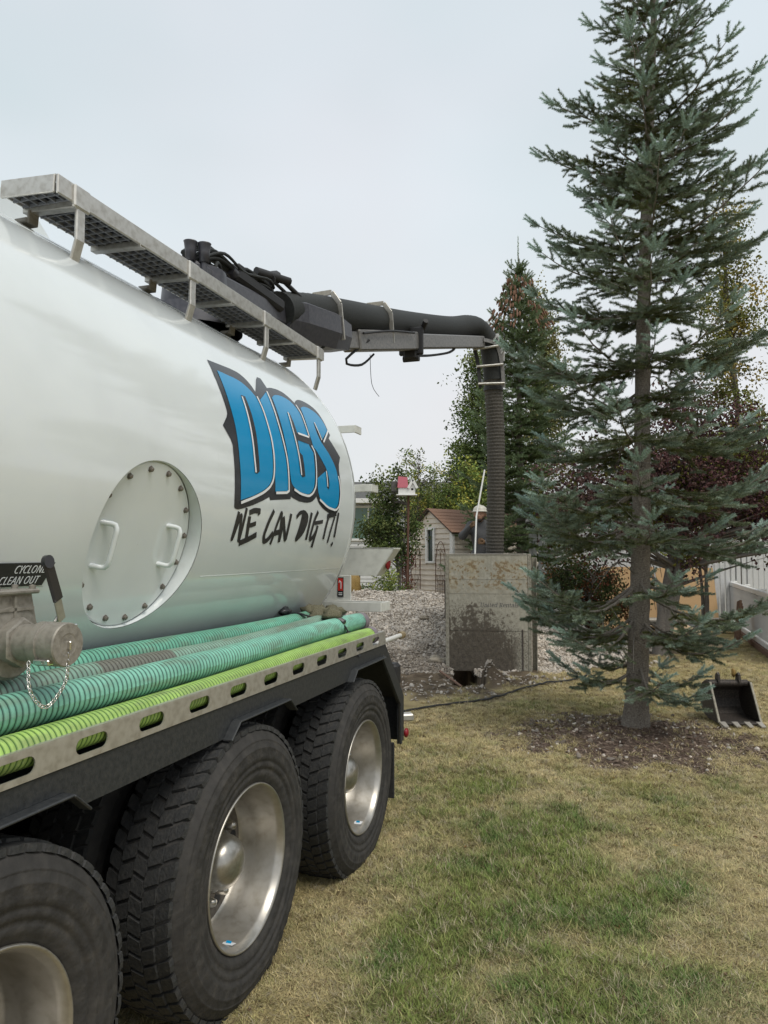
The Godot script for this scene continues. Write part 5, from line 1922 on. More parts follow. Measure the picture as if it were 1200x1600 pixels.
func build_boom() -> void:
	var g := node("boom", Vector3.ZERO, truck)
	var a := W(-1.114, 3.22, -4.0)
	var b := W(-0.788, 3.42, -5.6)
	var c := W(-0.30, 3.56, -6.65)
	var d := W(1.36, 4.60, -10.32)
	var s := tool()
	beam(s, a.lerp(b, 0.02) + Vector3(0, -0.04, 0), b, 0.17, 0.14, 0.02)
	put(s, "base_arm", "boom_paint", g)
	# turret under the arm
	s = tool()
	lathe(s, [[0.0, 0.28], [0.12, 0.26], [0.14, 0.2], [0.36, 0.18], [0.36, 0.001]], 28, Transform3D(Basis(Vector3.UP, Vector3.FORWARD, Vector3.RIGHT), T(-2.40, 2.93, 3.75)), true)
	put(s, "turret", "boom_paint", g)
	# six sided housing of the outer arm
	s = tool()
	var dir := (c - b).normalized()
	var side := Vector3.UP.cross(dir).normalized()
	var up := dir.cross(side)
	var rings := []
	for q in [[-0.10, 0.76], [0.08, 0.92], [0.52, 0.9], [0.80, 0.62], [0.81, 0.55]]:
		var ring := PackedVector3Array()
		var p := b.lerp(c, q[0]) + up * 0.02
		for h in [[-0.15, -0.2], [-0.21, -0.06], [-0.21, 0.1], [-0.09, 0.19], [0.09, 0.19], [0.21, 0.1], [0.21, -0.06], [0.15, -0.2]]:
			ring.append(p + side * h[0] * q[1] + up * h[1] * (q[1] if q[1] > 0.8 else q[1] * 1.15))
		rings.append(ring)
	for i in rings.size() - 1:
		for j in 8:
			var k := (j + 1) % 8
			quad_out(s, rings[i][j], rings[i][k], rings[i + 1][k], rings[i + 1][j], b.lerp(c, 0.4))
	cap(s, rings[0], c)
	cap(s, rings[-1], b)
	put(s, "arm_housing", "boom_paint", g)
	# square inner arm
	s = tool()
	var c0 := c + (c - d).normalized() * 0.4
	beam(s, c0, d, 0.15, 0.16, 0.012)
	put(s, "inner_arm", "boom_steel", g)
	s = tool()
	var m := c.lerp(d, 0.30)
	beam(s, c.lerp(d, 0.0), c.lerp(d, 0.36), 0.19, 0.19, 0.012)
	put(s, "middle_arm", "boom_steel", g)
	s = tool()
	var r := c.lerp(d, 0.36)
	box(s, r + Vector3(0, -0.15, 0), Vector3(0.14, 0.1, 0.12), 0.01)
	box(s, r + Vector3(0, 0.0, 0), Vector3(0.27, 0.3, 0.05), 0.01)
	tube(s, [r + Vector3(-0.09, -0.19, 0), r + Vector3(0.09, -0.19, 0)], 0.035, 10)
	var r2 := c.lerp(d, 0.40)
	tube(s, [r2 + Vector3(0.02, 0.03, 0), r2 + Vector3(0.16, 0.16, 0.2)], 0.03, 8)
	put(s, "arm_roller", "dark_steel", g)
	# lift cylinder and links along the base arm
	s = tool()
	tube(s, [W(-0.98, 3.433, -4.6), W(-0.78, 3.330, -5.45)], 0.038, 14)
	put(s, "lift_cylinder", "boom_paint", g)
	s = tool()
	tube(s, [W(-0.83, 3.593, -5.2), W(-0.8, 3.660, -5.35)], 0.05, 10)
	tube(s, [W(-0.9, 3.610, -5.1), W(-0.7, 3.627, -5.35)], 0.032, 8)
	tube(s, [W(-0.8, 3.690, -5.35), W(-0.55, 3.540, -5.75)], 0.018, 8)
	tube(s, [W(-0.82, 3.635, -5.35), W(-0.6, 3.510, -5.72)], 0.013, 8)
	box(s, W(-0.85, 3.510, -5.25), Vector3(0.08, 0.18, 0.12), 0.02)
	box(s, W(-0.98, 3.477, -4.85), Vector3(0.09, 0.15, 0.09), 0.015)
	box(s, W(-0.92, 3.427, -5), Vector3(0.2, 0.09, 0.7), 0.02)
	put(s, "arm_links", "dark_steel", g)
	# upright rest cups
	for k in 2:
		s = tool()
		var p := W(-1.075 + 0.07 * k, 3.25, -4.02 - 0.03 * k)
		lathe(s, [[0.0, 0.024], [0.0, 0.027], [0.06, 0.03], [0.105, 0.036], [0.11, 0.039], [0.107, 0.034], [0.05, 0.026], [0.05, 0.001]], 18, Transform3D(Basis(Vector3.UP, Vector3.FORWARD, Vector3.RIGHT), p))
		tube(s, [p + Vector3(0, -0.14, 0), p], 0.02, 10)
		put(s, "rest_cup", "boom_paint", g)
	# control lines, loosely bundled
	s = tool()
	for k in 12:
		var o := Vector3(rng.randf_range(-0.06, 0.06), rng.randf_range(-0.03, 0.05), rng.randf_range(-0.05, 0.05))
		tube(s, smooth_path([W(-1.1, 3.270, -4.05) + o, W(-1.05, 3.427, -4.35) + o * 1.4, W(-0.97, 3.460, -4.75) + o, W(-0.9, 3.510, -5) + o * 1.7, W(-0.84, 3.543, -5.25) + o * 0.7], 18), rng.randf_range(0.008, 0.016), 6)
	tube(s, smooth_path([W(-0.62, 3.540, -5.7), W(-0.52, 3.480, -5.85), W(-0.47, 3.370, -5.95), W(-0.5, 3.300, -5.95), W(-0.56, 3.290, -5.9)], 16), 0.010, 6)
	for k in 3:
		var ring := []
		for j in 15:
			var e := TAU * j / 14.0
			ring.append(W(-1.08 + 0.05 * k, 3.27 + sin(e) * 0.075, -4.2 - 0.05 * k + cos(e) * 0.085))
		tube(s, ring, 0.011, 5, false)
	put(s, "control_lines", "boom_hose_rubber", g)
	s = tool()
	var lo := Vector3(0, -0.13, 0)
	tube(s, smooth_path([c.lerp(d, 0.04) + Vector3(0.1, 0.0, 0), c.lerp(d, -0.03) + lo * 1.4, c.lerp(d, 0.05) + lo * 1.75, c.lerp(d, 0.12) + lo], 14), 0.012, 6)
	tube(s, smooth_path([c.lerp(d, 0.38) + lo * 1.2, c.lerp(d, 0.5) + lo * 1.25, c.lerp(d, 0.66) + lo * 1.05, c.lerp(d, 0.72) + lo * 0.7], 14), 0.016, 6)
	tube(s, smooth_path([c.lerp(d, 0.1) + lo, c.lerp(d, 0.11) + Vector3(0, -0.42, 0), c.lerp(d, 0.14) + Vector3(0.02, -0.55, 0)], 8), 0.003, 4)
	tube(s, smooth_path([c.lerp(d, 0.0) + Vector3(0.12, 0.06, 0), c.lerp(d, 0.15) + Vector3(0.13, 0.09, 0), c.lerp(d, 0.3) + Vector3(0.13, 0.08, 0)], 10), 0.012, 6)
	put(s, "hydraulic_hose", "dark_steel", g)
	# the big suction hose on top, round the elbow and down into the box
	g = node("suction_hose", Vector3.ZERO, truck)
	s = tool()
	var hp := smooth_path([W(-0.80, 3.44, -5.45), W(-0.60, 3.60, -5.95), W(-0.33, 3.77, -6.6), W(0.214, 4.17, -8.1), W(0.83, 4.56, -9.5), W(1.15, 4.77, -10.1), W(1.33, 4.80, -10.33), W(1.48, 4.66, -10.43), W(1.545, 4.42, -10.47), W(1.575, 4.1, -10.5)], 150)
	var rr := []
	for i in hp.size():
		rr.append(0.143 + (0.0025 if i % 2 == 0 else -0.0015))
	tube(s, hp, rr, 22)
	put(s, "boom_hose", "boom_hose_rubber", g)
	for q in [0.13, 0.33]:
		s = tool()
		var p: Vector3 = hp[int(q * 150)]
		var f: Vector3 = (hp[int(q * 150) + 1] - p).normalized()
		var sd := f.cross(Vector3.UP).normalized()
		var u := sd.cross(f)
		var arc := [p + sd * 0.152 - u * 0.24, p + sd * 0.155 + u * 0.06, p + sd * 0.09 + u * 0.16, p - sd * 0.09 + u * 0.16, p - sd * 0.155 + u * 0.06, p - sd * 0.152 - u * 0.24]
		for i in 5:
			beam(s, arc[i], arc[i + 1], 0.045, 0.012, 0.003, f)
		put(s, "hose_hoop", "aluminium", g)
	# ribbed dig tube
	s = tool()
	var dt := smooth_path([W(1.565, 4.12, -10.5), W(1.60, 3.4, -10.54), W(1.608, 2.7, -10.56), W(1.59, 1.65, -10.62), W(1.58, 0.7, -10.64)], 210)
	rr = []
	for i in dt.size():
		rr.append(0.118 if i % 3 == 0 else 0.132)
	tube(s, dt, rr, 20)
	put(s, "dig_tube", "dig_tube_rubber", g)
	# ladder shaped elbow guide
	g = node("elbow_guide", Vector3.ZERO, truck)
	var rails := []
	for k in [-1.0, 1.0]:
		s = tool()
		var rp := smooth_path([W(1.24 + 0.15 * k, 4.60, -10.25 + 0.06 * k), W(1.42 + 0.17 * k, 4.56, -10.31), W(1.50 + 0.17 * k, 4.3, -10.35), W(1.53 + 0.165 * k, 3.96, -10.36)], 16)
		rails.append(rp)
		for i in 16:
			beam(s, rp[i], rp[i + 1], 0.05, 0.014, 0.0, Vector3(0.3, 0, 1))
		put(s, "guide_rail", "boom_steel" if k > 0 else "dark_steel", g)
	for i in [5, 10, 15]:
		s = tool()
		tube(s, [rails[0][i] + Vector3(-0.02, 0, 0.03), rails[1][i] + Vector3(0.02, 0, 0.03)], 0.019, 8)
		put(s, "guide_rung", "aluminium", g)
	s = tool()
	for q in [W(1.47, 4.93, -10.4), W(1.62, 4.75, -10.42), W(1.70, 4.55, -10.43)]:
		beam(s, q, q + Vector3(0.0, -0.2, 0.02), 0.05, 0.016, 0.003)
	for i in [3, 7]:
		beam(s, rails[1][i], rails[1][i] + Vector3(0.05, 0.14, -0.1), 0.04, 0.012)
	put(s, "guide_tab", "aluminium", g)
	s = tool()
	lathe(s, [[0.0, 0.125], [0.0, 0.14], [0.06, 0.14], [0.06, 0.125]], 24, Transform3D(Basis(Vector3.UP, Vector3.FORWARD, Vector3.RIGHT), W(1.57, 3.94, -10.5)), true)
	put(s, "tube_collar", "dark_steel", g)

# spiral ribbed hose along the truck; it only lies in the tray, so it is a thing of its own
func ribbed(called: String, label: String, x: float, y: float, r: float, s0: float, s1: float, pitch: float, c: Vector3, rib: Vector3, ragged := 0.0) -> void:
	var n := int((s1 - s0) / pitch * 4.0)
	var o := node(called, truck.transform * T(x, y - r, (s0 + s1) / 2.0))
	tag(o, label, "hose", "ribbed hoses lying along the truck's side")
	o.rotation.y = -TURN
	var sides := 26
	var s := SurfaceTool.new()
	s.begin(Mesh.PRIMITIVE_TRIANGLES)
	for i in n + 1:
		var ph := i % 4
		var k := ph == 0
		for j in sides + 1:
			var a := TAU * j / sides
			var q := s0 + (s1 - s0) * i / n + pitch * a / TAU * 1.0
			var sag := 0.006 * sin(q * 2.3 + x * 9.0) * (1.0 + ragged)
			var rr := r * (0.945 if k else (1.0 if ph == 2 else 0.99))
			var d := Vector3(cos(a) * rr, sin(a) * rr + r + sag, (s0 + s1) / 2.0 - minf(q, s1))
			var cc := rib if k else c
			if not k:
				cc = cc * (1.0 + 0.3 * nz.get_noise_2d(q * 2.0, x * 30.0) + 0.2 * nz2.get_noise_2d(q * 4.0, a * 0.6))
				cc = cc.lerp(Vector3(0.2, 0.19, 0.13), clampf(1.5 * nz2.get_noise_2d(q * 1.5 + x * 50.0, a * 0.35 + 3.0) - 0.15, 0.0, 0.4))
				if ragged > 0.0 and q > 1.95 and q < 2.35:
					cc = cc.lerp(Vector3(0.17, 0.15, 0.13), 0.85)
			s.set_color(Color(cc.x, cc.y, cc.z))
			s.add_vertex(d)
	for i in n:
		for j in sides:
			var a := i * (sides + 1) + j
			for k in [a, a + 1, a + sides + 1, a + 1, a + sides + 2, a + sides + 1]:
				s.add_index(k)
	put(s, "hose_wall", "hose_plastic", o)
	s = tool()
	var h := T(0, 0, 0)
	var z1 := (s0 + s1) / 2.0 - s1
	lathe(s, [[0.0, r * 0.8], [-0.01, r * 1.06], [0.05, r * 1.08], [0.055, r * 1.0], [0.05, r * 0.8], [0.0, r * 0.78]], 24, Transform3D(Basis(Vector3(0, 0, -1), Vector3.UP, Vector3(1, 0, 0)), Vector3(0, r, z1)), true)
	put(s, "hose_cuff", "hose_cuff", o)

func build_hoses() -> void:
	var teal := Vector3(0.25, 0.58, 0.46)
	var rib := Vector3(0.012, 0.045, 0.035)
	ribbed("ribbed_hose", "thick teal ribbed hose, frontmost of the three teal ones on the truck", -1.495, 1.226, 0.051, 0.4, 4.10, 0.0205, teal, rib)
	ribbed("ribbed_hose_001", "worn teal hose with a scuffed grey patch between two cleaner ones", -1.602, 1.236, 0.051, 0.4, 4.02, 0.0205, Vector3(0.26, 0.42, 0.34), Vector3(0.05, 0.04, 0.035), 1.0)
	ribbed("ribbed_hose_002", "green ribbed hose lying innermost against the white tank", -1.705, 1.258, 0.051, 0.4, 4.0, 0.0205, Vector3(0.19, 0.52, 0.38), rib)
	ribbed("ribbed_hose_003", "thin lime green ribbed hose showing through the rail's slots", -1.415, 1.155, 0.045, 0.4, 4.05, 0.0185, Vector3(0.36, 0.55, 0.14), Vector3(0.03, 0.11, 0.012))
	# strap and rag that hold the hoses down
	var o := node("tie_down_strap", truck.transform * T(-1.56, 1.1, 3.72))
	o.rotation.y = -TURN
	tag(o, "black strap tied over the teal hoses near their rear ends", "strap")
	var s := tool()
	var p := smooth_path([Vector3(-0.24, 0.20, 0.02), Vector3(-0.14, 0.208, 0.03), Vector3(-0.05, 0.182, 0.0), Vector3(0.03, 0.172, -0.02), Vector3(0.10, 0.155, -0.03), Vector3(0.135, 0.10, -0.04), Vector3(0.165, 0.05, -0.02), Vector3(0.18, 0.02, -0.03), Vector3(0.20, -0.02, -0.03)], 22)
	for i in 22:
		beam(s, p[i], p[i + 1], 0.03, 0.006, 0.0)
	put(s, "strap_band", "strap", o)
	s = tool()
	box(s, Vector3(0.09, 0.168, -0.03), Vector3(0.06, 0.03, 0.04), 0.008, Basis(Vector3.FORWARD, 0.5))
	lump(s, Vector3(-0.21, 0.215, 0.03), Vector3(0.03, 0.025, 0.05), 4, 0.2)
	put(s, "buckle", "decal_dark", o)
	o = node("muddy_rag", truck.transform * T(-1.60, 1.27, 3.86))
	tag(o, "muddy brown rag stuffed between the hose ends and the tank", "rag")
	s = tool()
	for k in 6:
		lump(s, Vector3(rng.randf_range(-0.08, 0.08), rng.randf_range(0.0, 0.04), rng.randf_range(-0.12, 0.12)), Vector3(0.06, 0.035, 0.07), k, 0.5)
	put(s, "folds", "rag_cloth", o)
	o = node("water_lance", truck.transform * T(-1.43, 1.085, 4.35))
	o.rotation.y = -TURN
	tag(o, "white pipe with brass end sticking out behind the side rail", "pipe")
	s = tool()
	tube(s, [Vector3(0, 0, 0.8), Vector3(0, 0, -0.40)], 0.015, 12)
	put(s, "pipe", "pvc", o)
	s = tool()
	tube(s, [Vector3(0, 0, -0.38), Vector3(0, 0, -0.44)], 0.024, 12)
	put(s, "end_fitting", "brass", o)

# ---------------------------------------------------------------- trench box
func stained_panel() -> StandardMaterial3D:
	# sheet steel with ochre stains near the top and a fan of splashed mud low down
	var w := 320
	var h := 448
	var im := Image.create_empty(w, h, true, Image.FORMAT_RGB8)
	var n := FastNoiseLite.new()
	n.seed = 61
	n.frequency = 1.0
	n.fractal_octaves = 4
	for j in h:
		for i in w:
			var u := float(i) / w
			var v := float(j) / h          # 0 at the top
			var p := Vector2(u * 1.1, v * 1.6)
			var a := n.get_noise_2dv(p * 3.0)
			var b := n.get_noise_2dv(p * 14.0 + Vector2(5, 2))
			var f := n.get_noise_2dv(p * 42.0 + Vector2(1, 9))
			var st := n.get_noise_2d(u * 26.0, v * 2.5)
			var c := Vector3(0.41, 0.39, 0.325) * (1.0 + 0.12 * a + 0.10 * b + 0.08 * f + 0.12 * st)
			# ochre and pale wash over the top third
			var top := smoothstep(0.36, 0.24, v + 0.08 * a) * smoothstep(0.02, 0.08, v)
			c = c.lerp(Vector3(0.40, 0.32, 0.18), top * clampf(0.35 + 0.7 * b + 1.6 * a, 0.0, 1.0) * 0.6)
			c = c.lerp(Vector3(0.22, 0.15, 0.075), top * smoothstep(0.16, 0.34, b + 0.5 * a + 0.3 * exp(-pow((u - 0.65) / 0.1, 2.0) - pow((v - 0.16) / 0.1, 2.0))) * 0.8)
			c = c.lerp(Vector3(0.5, 0.48, 0.42), smoothstep(0.22, 0.35, n.get_noise_2d(u * 8.0 + 3.0, v * 12.0)) * smoothstep(0.5, 0.2, v) * 0.45)
			# mud fan
			var edge := 0.46 + 0.26 * pow(maxf(0.0, (u - 0.35)) / 0.65, 1.3) + 0.05 * smoothstep(0.12, 0.0, u)
			var dd := (v - edge) * 5.0 + 0.9 * a + 1.0 * b + 0.5 * st
			var mud := smoothstep(-0.25, 0.55, dd + 0.5 * f) * smoothstep(0.94, 0.80, u + 0.05 * b)
			var blot := smoothstep(0.30, 0.36, f + 0.25 * b + clampf((v - edge) * 1.6 + 0.16, -0.3, 0.2)) * smoothstep(edge - 0.14, edge + 0.05, v)
			mud = maxf(mud, blot * 0.9)
			c = c.lerp(Vector3(0.082, 0.066, 0.05) * (1.0 + 0.5 * f + 0.4 * b), clampf(mud, 0.0, 1.0) * 0.93)
			c = Vector3(maxf(c.x, 0.01), maxf(c.y, 0.01), maxf(c.z, 0.01))
			im.set_pixel(i, j, Color(c.x, c.y, c.z).linear_to_srgb())
	im.generate_mipmaps()
	var m := mat("stained_panel", Color.WHITE, 0.75)
	m.albedo_texture = ImageTexture.create_from_image(im)
	m.texture_repeat = false
	m.normal_enabled = true
	m.normal_scale = 0.2
	m.normal_texture = noise_tex(0.05, [], 71, 256, 4, true, 5.0)
	return m

func build_trench() -> void:
	stained_panel()
	var a := Vector3(0.85, 0.0, -10.19)
	var b := Vector3(1.985, 0.0, -10.03)
	var u := (b - a).normalized()
	var out := Vector3(-u.z, 0, u.x)
	if out.z < 0.0:
		out = -out
	var o := node("trench_box", (a + b) / 2.0)
	o.basis = Basis(u, Vector3.UP, out)
	tag(o, "square grey steel trench box standing in the dig, mud splashed", "trench box")
	var wd := a.distance_to(b)
	var hg := 1.60
	var dp := 1.35
	var lv := [0.02, 0.565, 1.065, 1.262, hg]
	for i in 4:
		var y0: float = lv[i] + 0.002
		var y1: float = lv[i + 1] - 0.002
		var s := SurfaceTool.new()
		s.begin(Mesh.PRIMITIVE_TRIANGLES)
		s.set_smooth_group(-1)
		var bulge = [0.0, 0.003, 0.0, 0.002][i]
		var x := wd / 2.0 - 0.045
		var q := [Vector3(-x, y0, 0.0 + bulge), Vector3(x, y0, 0.0 + bulge), Vector3(x, y1, bulge), Vector3(-x, y1, bulge)]
		for k in [0, 3, 1, 1, 3, 2]:
			s.set_uv(Vector2((q[k].x + x) / (2.0 * x), 1.0 - q[k].y / hg))
			s.add_vertex(q[k])
		for e in [[0, 1], [1, 2], [2, 3], [3, 0]]:
			var p: Vector3 = q[e[0]]
			var r: Vector3 = q[e[1]]
			for w in [p, r, r - Vector3(0, 0, 0.05), p, r - Vector3(0, 0, 0.05), p - Vector3(0, 0, 0.05)]:
				s.set_uv(Vector2((w.x + x) / (2.0 * x), 1.0 - w.y / hg))
				s.add_vertex(w)
		s.generate_normals()
		s.generate_tangents()
		s.set_material(M["stained_panel"])
		put_mesh(s.commit(), "front_sheet", o)
	var s := tool()
	box(s, Vector3(0, hg / 2.0, -dp), Vector3(wd - 0.1, hg, 0.05), 0.005)
	put(s, "back_panel", "box_steel", o)
	for k in [-1, 1]:
		s = tool()
		box(s, Vector3(k * (wd / 2.0 - 0.02), hg / 2.0, -dp / 2.0), Vector3(0.05, hg - 0.01, dp - 0.1), 0.005)
		put(s, "side_panel", "box_steel", o)
		for z in [-0.02, -dp]:
			s = tool()
			var px: float = k * (wd / 2.0 - 0.018)
			box(s, Vector3(px, hg / 2.0 + 0.003, z - 0.01), Vector3(0.05, hg + 0.016, 0.07), 0.006)
			put(s, "corner_post", "box_steel", o)
	s = tool()
	box(s, Vector3(wd / 2.0 + 0.045, hg / 2.0 - 0.02, -0.10), Vector3(0.055, hg - 0.04, 0.012), 0.003)
	box(s, Vector3(wd / 2.0 + 0.078, hg / 2.0 - 0.02, -0.07), Vector3(0.012, hg - 0.04, 0.08), 0.003)
	put(s, "edge_channel", "box_steel", o)
	s = tool()
	box(s, Vector3(wd / 2.0 - 0.115, 0.30, 0.006), Vector3(0.014, 0.58, 0.012))
	box(s, Vector3(-wd / 2.0 - 0.012, 0.98, -0.05), Vector3(0.02, 0.52, 0.03))
	put(s, "pin_strip", "trim_dark", o)
	s = tool()
	box(s, Vector3(0, hg + 0.006, -0.02), Vector3(wd - 0.1, 0.012, 0.062), 0.004)
	put(s, "top_cap", "worn_edge", o)
	text(o, "United Rentals", 0.058, Transform3D(Basis(Vector3.RIGHT, Vector3(0.18, 1, 0).normalized(), Vector3.BACK), Vector3(0.15, 0.915, 0.0035)), "faded_ink", "Droid Serif", 0.92)

# ---------------------------------------------------------------- person
# bones: [from, to, radius, radius]; one smooth skin round them all (surface nets)
func flesh(bones: Array, cell: float, blend: float) -> SurfaceTool:
	var lo := Vector3.ONE * 99.0
	var hi := -lo
	for b in bones:
		var r: float = maxf(b[2], b[3]) + cell * 2.0 + blend * 0.5
		for p in [b[0], b[1]]:
			lo = lo.min(p - Vector3.ONE * r)
			hi = hi.max(p + Vector3.ONE * r)
	var n := Vector3i(((hi - lo) / cell).ceil()) + Vector3i.ONE
	var f := PackedFloat32Array()
	f.resize(n.x * n.y * n.z)
	f.fill(9.0)
	for b in bones:
		var p0: Vector3 = b[0]
		var p1: Vector3 = b[1]
		var r0: float = b[2]
		var r1: float = b[3]
		var m: float = maxf(r0, r1) + cell * 2.0 + blend
		var a := Vector3i(((p0.min(p1) - Vector3.ONE * m - lo) / cell).floor()).clampi(0, 9999)
		var z := Vector3i(((p0.max(p1) + Vector3.ONE * m - lo) / cell).ceil()).min(n - Vector3i.ONE)
		var d := p1 - p0
		var dd := maxf(d.length_squared(), 1e-9)
		for k in range(a.z, z.z + 1):
			for j in range(a.y, z.y + 1):
				for i in range(a.x, z.x + 1):
					var p := lo + Vector3(i, j, k) * cell
					var t := clampf((p - p0).dot(d) / dd, 0.0, 1.0)
					var v := p.distance_to(p0 + d * t) - lerpf(r0, r1, t)
					var at := (k * n.y + j) * n.x + i
					var g := f[at]
					var h := maxf(blend - absf(g - v), 0.0) / blend
					f[at] = minf(g, v) - h * h * blend * 0.25
	var s := SurfaceTool.new()
	s.begin(Mesh.PRIMITIVE_TRIANGLES)
	s.set_smooth_group(0)
	var idx := {}
	var count := 0
	var sx := 1
	var sy := n.x
	var sz := n.x * n.y
	var corner := [0, sx, sy, sx + sy, sz, sz + sx, sz + sy, sz + sx + sy]
	for k in n.z - 1:
		for j in n.y - 1:
			for i in n.x - 1:
				var at := k * sz + j * sy + i
				var ins := 0
				for c in 8:
					if f[at + corner[c]] < 0.0:
						ins += 1
				if ins == 0 or ins == 8:
					continue
				var sum := Vector3.ZERO
				var hits := 0
				for c in 8:
					for bit in [1, 2, 4]:
						if c & bit:
							continue
						var g0 := f[at + corner[c]]
						var g1 := f[at + corner[c | bit]]
						if (g0 < 0.0) != (g1 < 0.0):
							var t := g0 / (g0 - g1)
							var q := Vector3(c & 1, (c >> 1) & 1, (c >> 2) & 1)
							q += Vector3(float(bit == 1), float(bit == 2), float(bit == 4)) * t
							sum += q
							hits += 1
				s.add_vertex(lo + (Vector3(i, j, k) + sum / hits) * cell)
				idx[at] = count
				count += 1
	for at in idx:
		for e in [[sx, sy, sz], [sy, sz, sx], [sz, sx, sy]]:
			var g0 := f[at]
			var g1 := f[at + e[0]]
			if (g0 < 0.0) == (g1 < 0.0):
				continue
			var a = idx.get(at)
			var b = idx.get(at - e[1])
			var c = idx.get(at - e[1] - e[2])
			var d = idx.get(at - e[2])
			if b == null or c == null or d == null:
				continue
			for q in ([a, b, c, a, c, d] if g0 > 0.0 else [a, c, b, a, d, c]):
				s.add_index(q)
	return s

func build_person() -> void:
	var at := Vector3(1.64, heap_y(1.64, -12.35) + 0.01, -12.35)
	var o := node("person", at)
	tag(o, "person in hard hat and grey work clothes holding a pole behind the trench box", "person")
	o.rotation.y = deg_to_rad(-18)
	var y := 0.74 + 0.0 - at.y          # the gravel gives a little under the boots
	y = 0.0
	# +z is the way the person faces
	var head := Vector3(-0.02, 1.575, 0.07)
	var sh_l := Vector3(-0.185, 1.40, 0.0)
	var sh_r := Vector3(0.185, 1.40, 0.0)
	var el_l := Vector3(-0.30, 1.23, 0.16)
	var wr_l := Vector3(-0.13, 1.385, 0.30)
	var el_r := Vector3(0.27, 1.15, 0.10)
	var wr_r := Vector3(0.10, 1.12, 0.33)
	var body := flesh([
		[Vector3(0, 0.95, 0), Vector3(0, 1.20, 0.01), 0.150, 0.155], [Vector3(-0.05, 1.20, 0.0), Vector3(-0.08, 1.33, 0.0), 0.13, 0.115], [Vector3(0.05, 1.20, 0.0), Vector3(0.08, 1.33, 0.0), 0.13, 0.115],
		[sh_l, sh_r, 0.075, 0.075], [Vector3(0, 1.40, 0.0), Vector3(-0.005, 1.47, 0.025), 0.075, 0.062],
		[sh_l, el_l, 0.072, 0.058], [el_l, wr_l, 0.058, 0.042], [sh_r, el_r, 0.072, 0.058], [el_r, wr_r, 0.058, 0.042],
		[Vector3(-0.09, 0.90, 0), Vector3(-0.11, 0.48, 0.03), 0.105, 0.075], [Vector3(0.09, 0.90, 0), Vector3(0.11, 0.48, 0.03), 0.105, 0.075],
		[Vector3(-0.11, 0.48, 0.03), Vector3(-0.12, 0.09, 0.0), 0.075, 0.055], [Vector3(0.11, 0.48, 0.03), Vector3(0.12, 0.09, 0.0), 0.075, 0.055],
		[Vector3(-0.12, 0.06, -0.03), Vector3(-0.13, 0.045, 0.14), 0.055, 0.045], [Vector3(0.12, 0.06, -0.03), Vector3(0.13, 0.045, 0.14), 0.055, 0.045]], 0.022, 0.06)
	put(body, "body", "cloth_camo", o)
	# head with face
	var h := flesh([
		[head + Vector3(0, 0.03, -0.015), head + Vector3(0, 0.035, 0.01), 0.088, 0.085], [head + Vector3(0, -0.05, 0.04), head + Vector3(0, -0.06, 0.045), 0.055, 0.05],
		[head + Vector3(0, -0.06, -0.02), Vector3(-0.005, 1.44, 0.02), 0.055, 0.06], [head + Vector3(0, 0.02, 0.088), head + Vector3(0, -0.018, 0.108), 0.012, 0.016],
		[head + Vector3(-0.045, -0.01, 0.055), head + Vector3(-0.045, -0.012, 0.06), 0.026, 0.026], [head + Vector3(0.045, -0.01, 0.055), head + Vector3(0.045, -0.012, 0.06), 0.026, 0.026],
		[head + Vector3(-0.06, 0.035, 0.062), head + Vector3(0.06, 0.035, 0.062), 0.02, 0.02], [head + Vector3(-0.02, -0.048, 0.087), head + Vector3(0.02, -0.048, 0.087), 0.011, 0.011],
		[head + Vector3(-0.092, 0.02, 0.0), head + Vector3(-0.097, -0.02, -0.005), 0.014, 0.011], [head + Vector3(0.092, 0.02, 0.0), head + Vector3(0.097, -0.02, -0.005), 0.014, 0.011]], 0.009, 0.03)
	put(h, "head", "skin", o)
	var s := tool()
	for k in [-1, 1]:
		lump(s, head + Vector3(0.032 * k, 0.012, 0.080), Vector3(0.011, 0.008, 0.008), 1, 0.0, 6)
	put(s, "eyes", "hair", o)
	var beard := flesh([[head + Vector3(-0.06, -0.045, 0.03), head + Vector3(0, -0.085, 0.07), 0.026, 0.032], [head + Vector3(0.06, -0.045, 0.03), head + Vector3(0, -0.085, 0.07), 0.026, 0.032], [head + Vector3(-0.03, -0.034, 0.092), head + Vector3(0.03, -0.034, 0.092), 0.009, 0.009], [head + Vector3(0, -0.03, -0.075), head + Vector3(0, 0.03, -0.08), 0.045, 0.05]], 0.009, 0.02)
	put(beard, "hair", "hair", o)
	# hard hat: shell, ridge and brim
	s = tool()
	s.set_smooth_group(0)
	var hx := Transform3D(Basis(Vector3.UP, Vector3.FORWARD, Vector3.RIGHT), head + Vector3(0, 0.055, 0.0)).rotated_local(Vector3.FORWARD, 0.0)
	lathe(s, [[-0.004, 0.100], [0.0, 0.138], [0.006, 0.138], [0.012, 0.118], [0.04, 0.116], [0.075, 0.098], [0.10, 0.065], [0.112, 0.03], [0.115, 0.001]], 30, hx)
	put(s, "hard_hat", "helmet_shell", o)
	s = tool()
	var ridge := []
	for i in 9:
		var a := PI * (0.12 + 0.76 * i / 8.0)
		ridge.append(head + Vector3(0, 0.067 + sin(a) * 0.107, cos(a) * 0.117))
	tube(s, ridge, 0.008, 6)
	put(s, "hat_ridge", "helmet_shell", o)
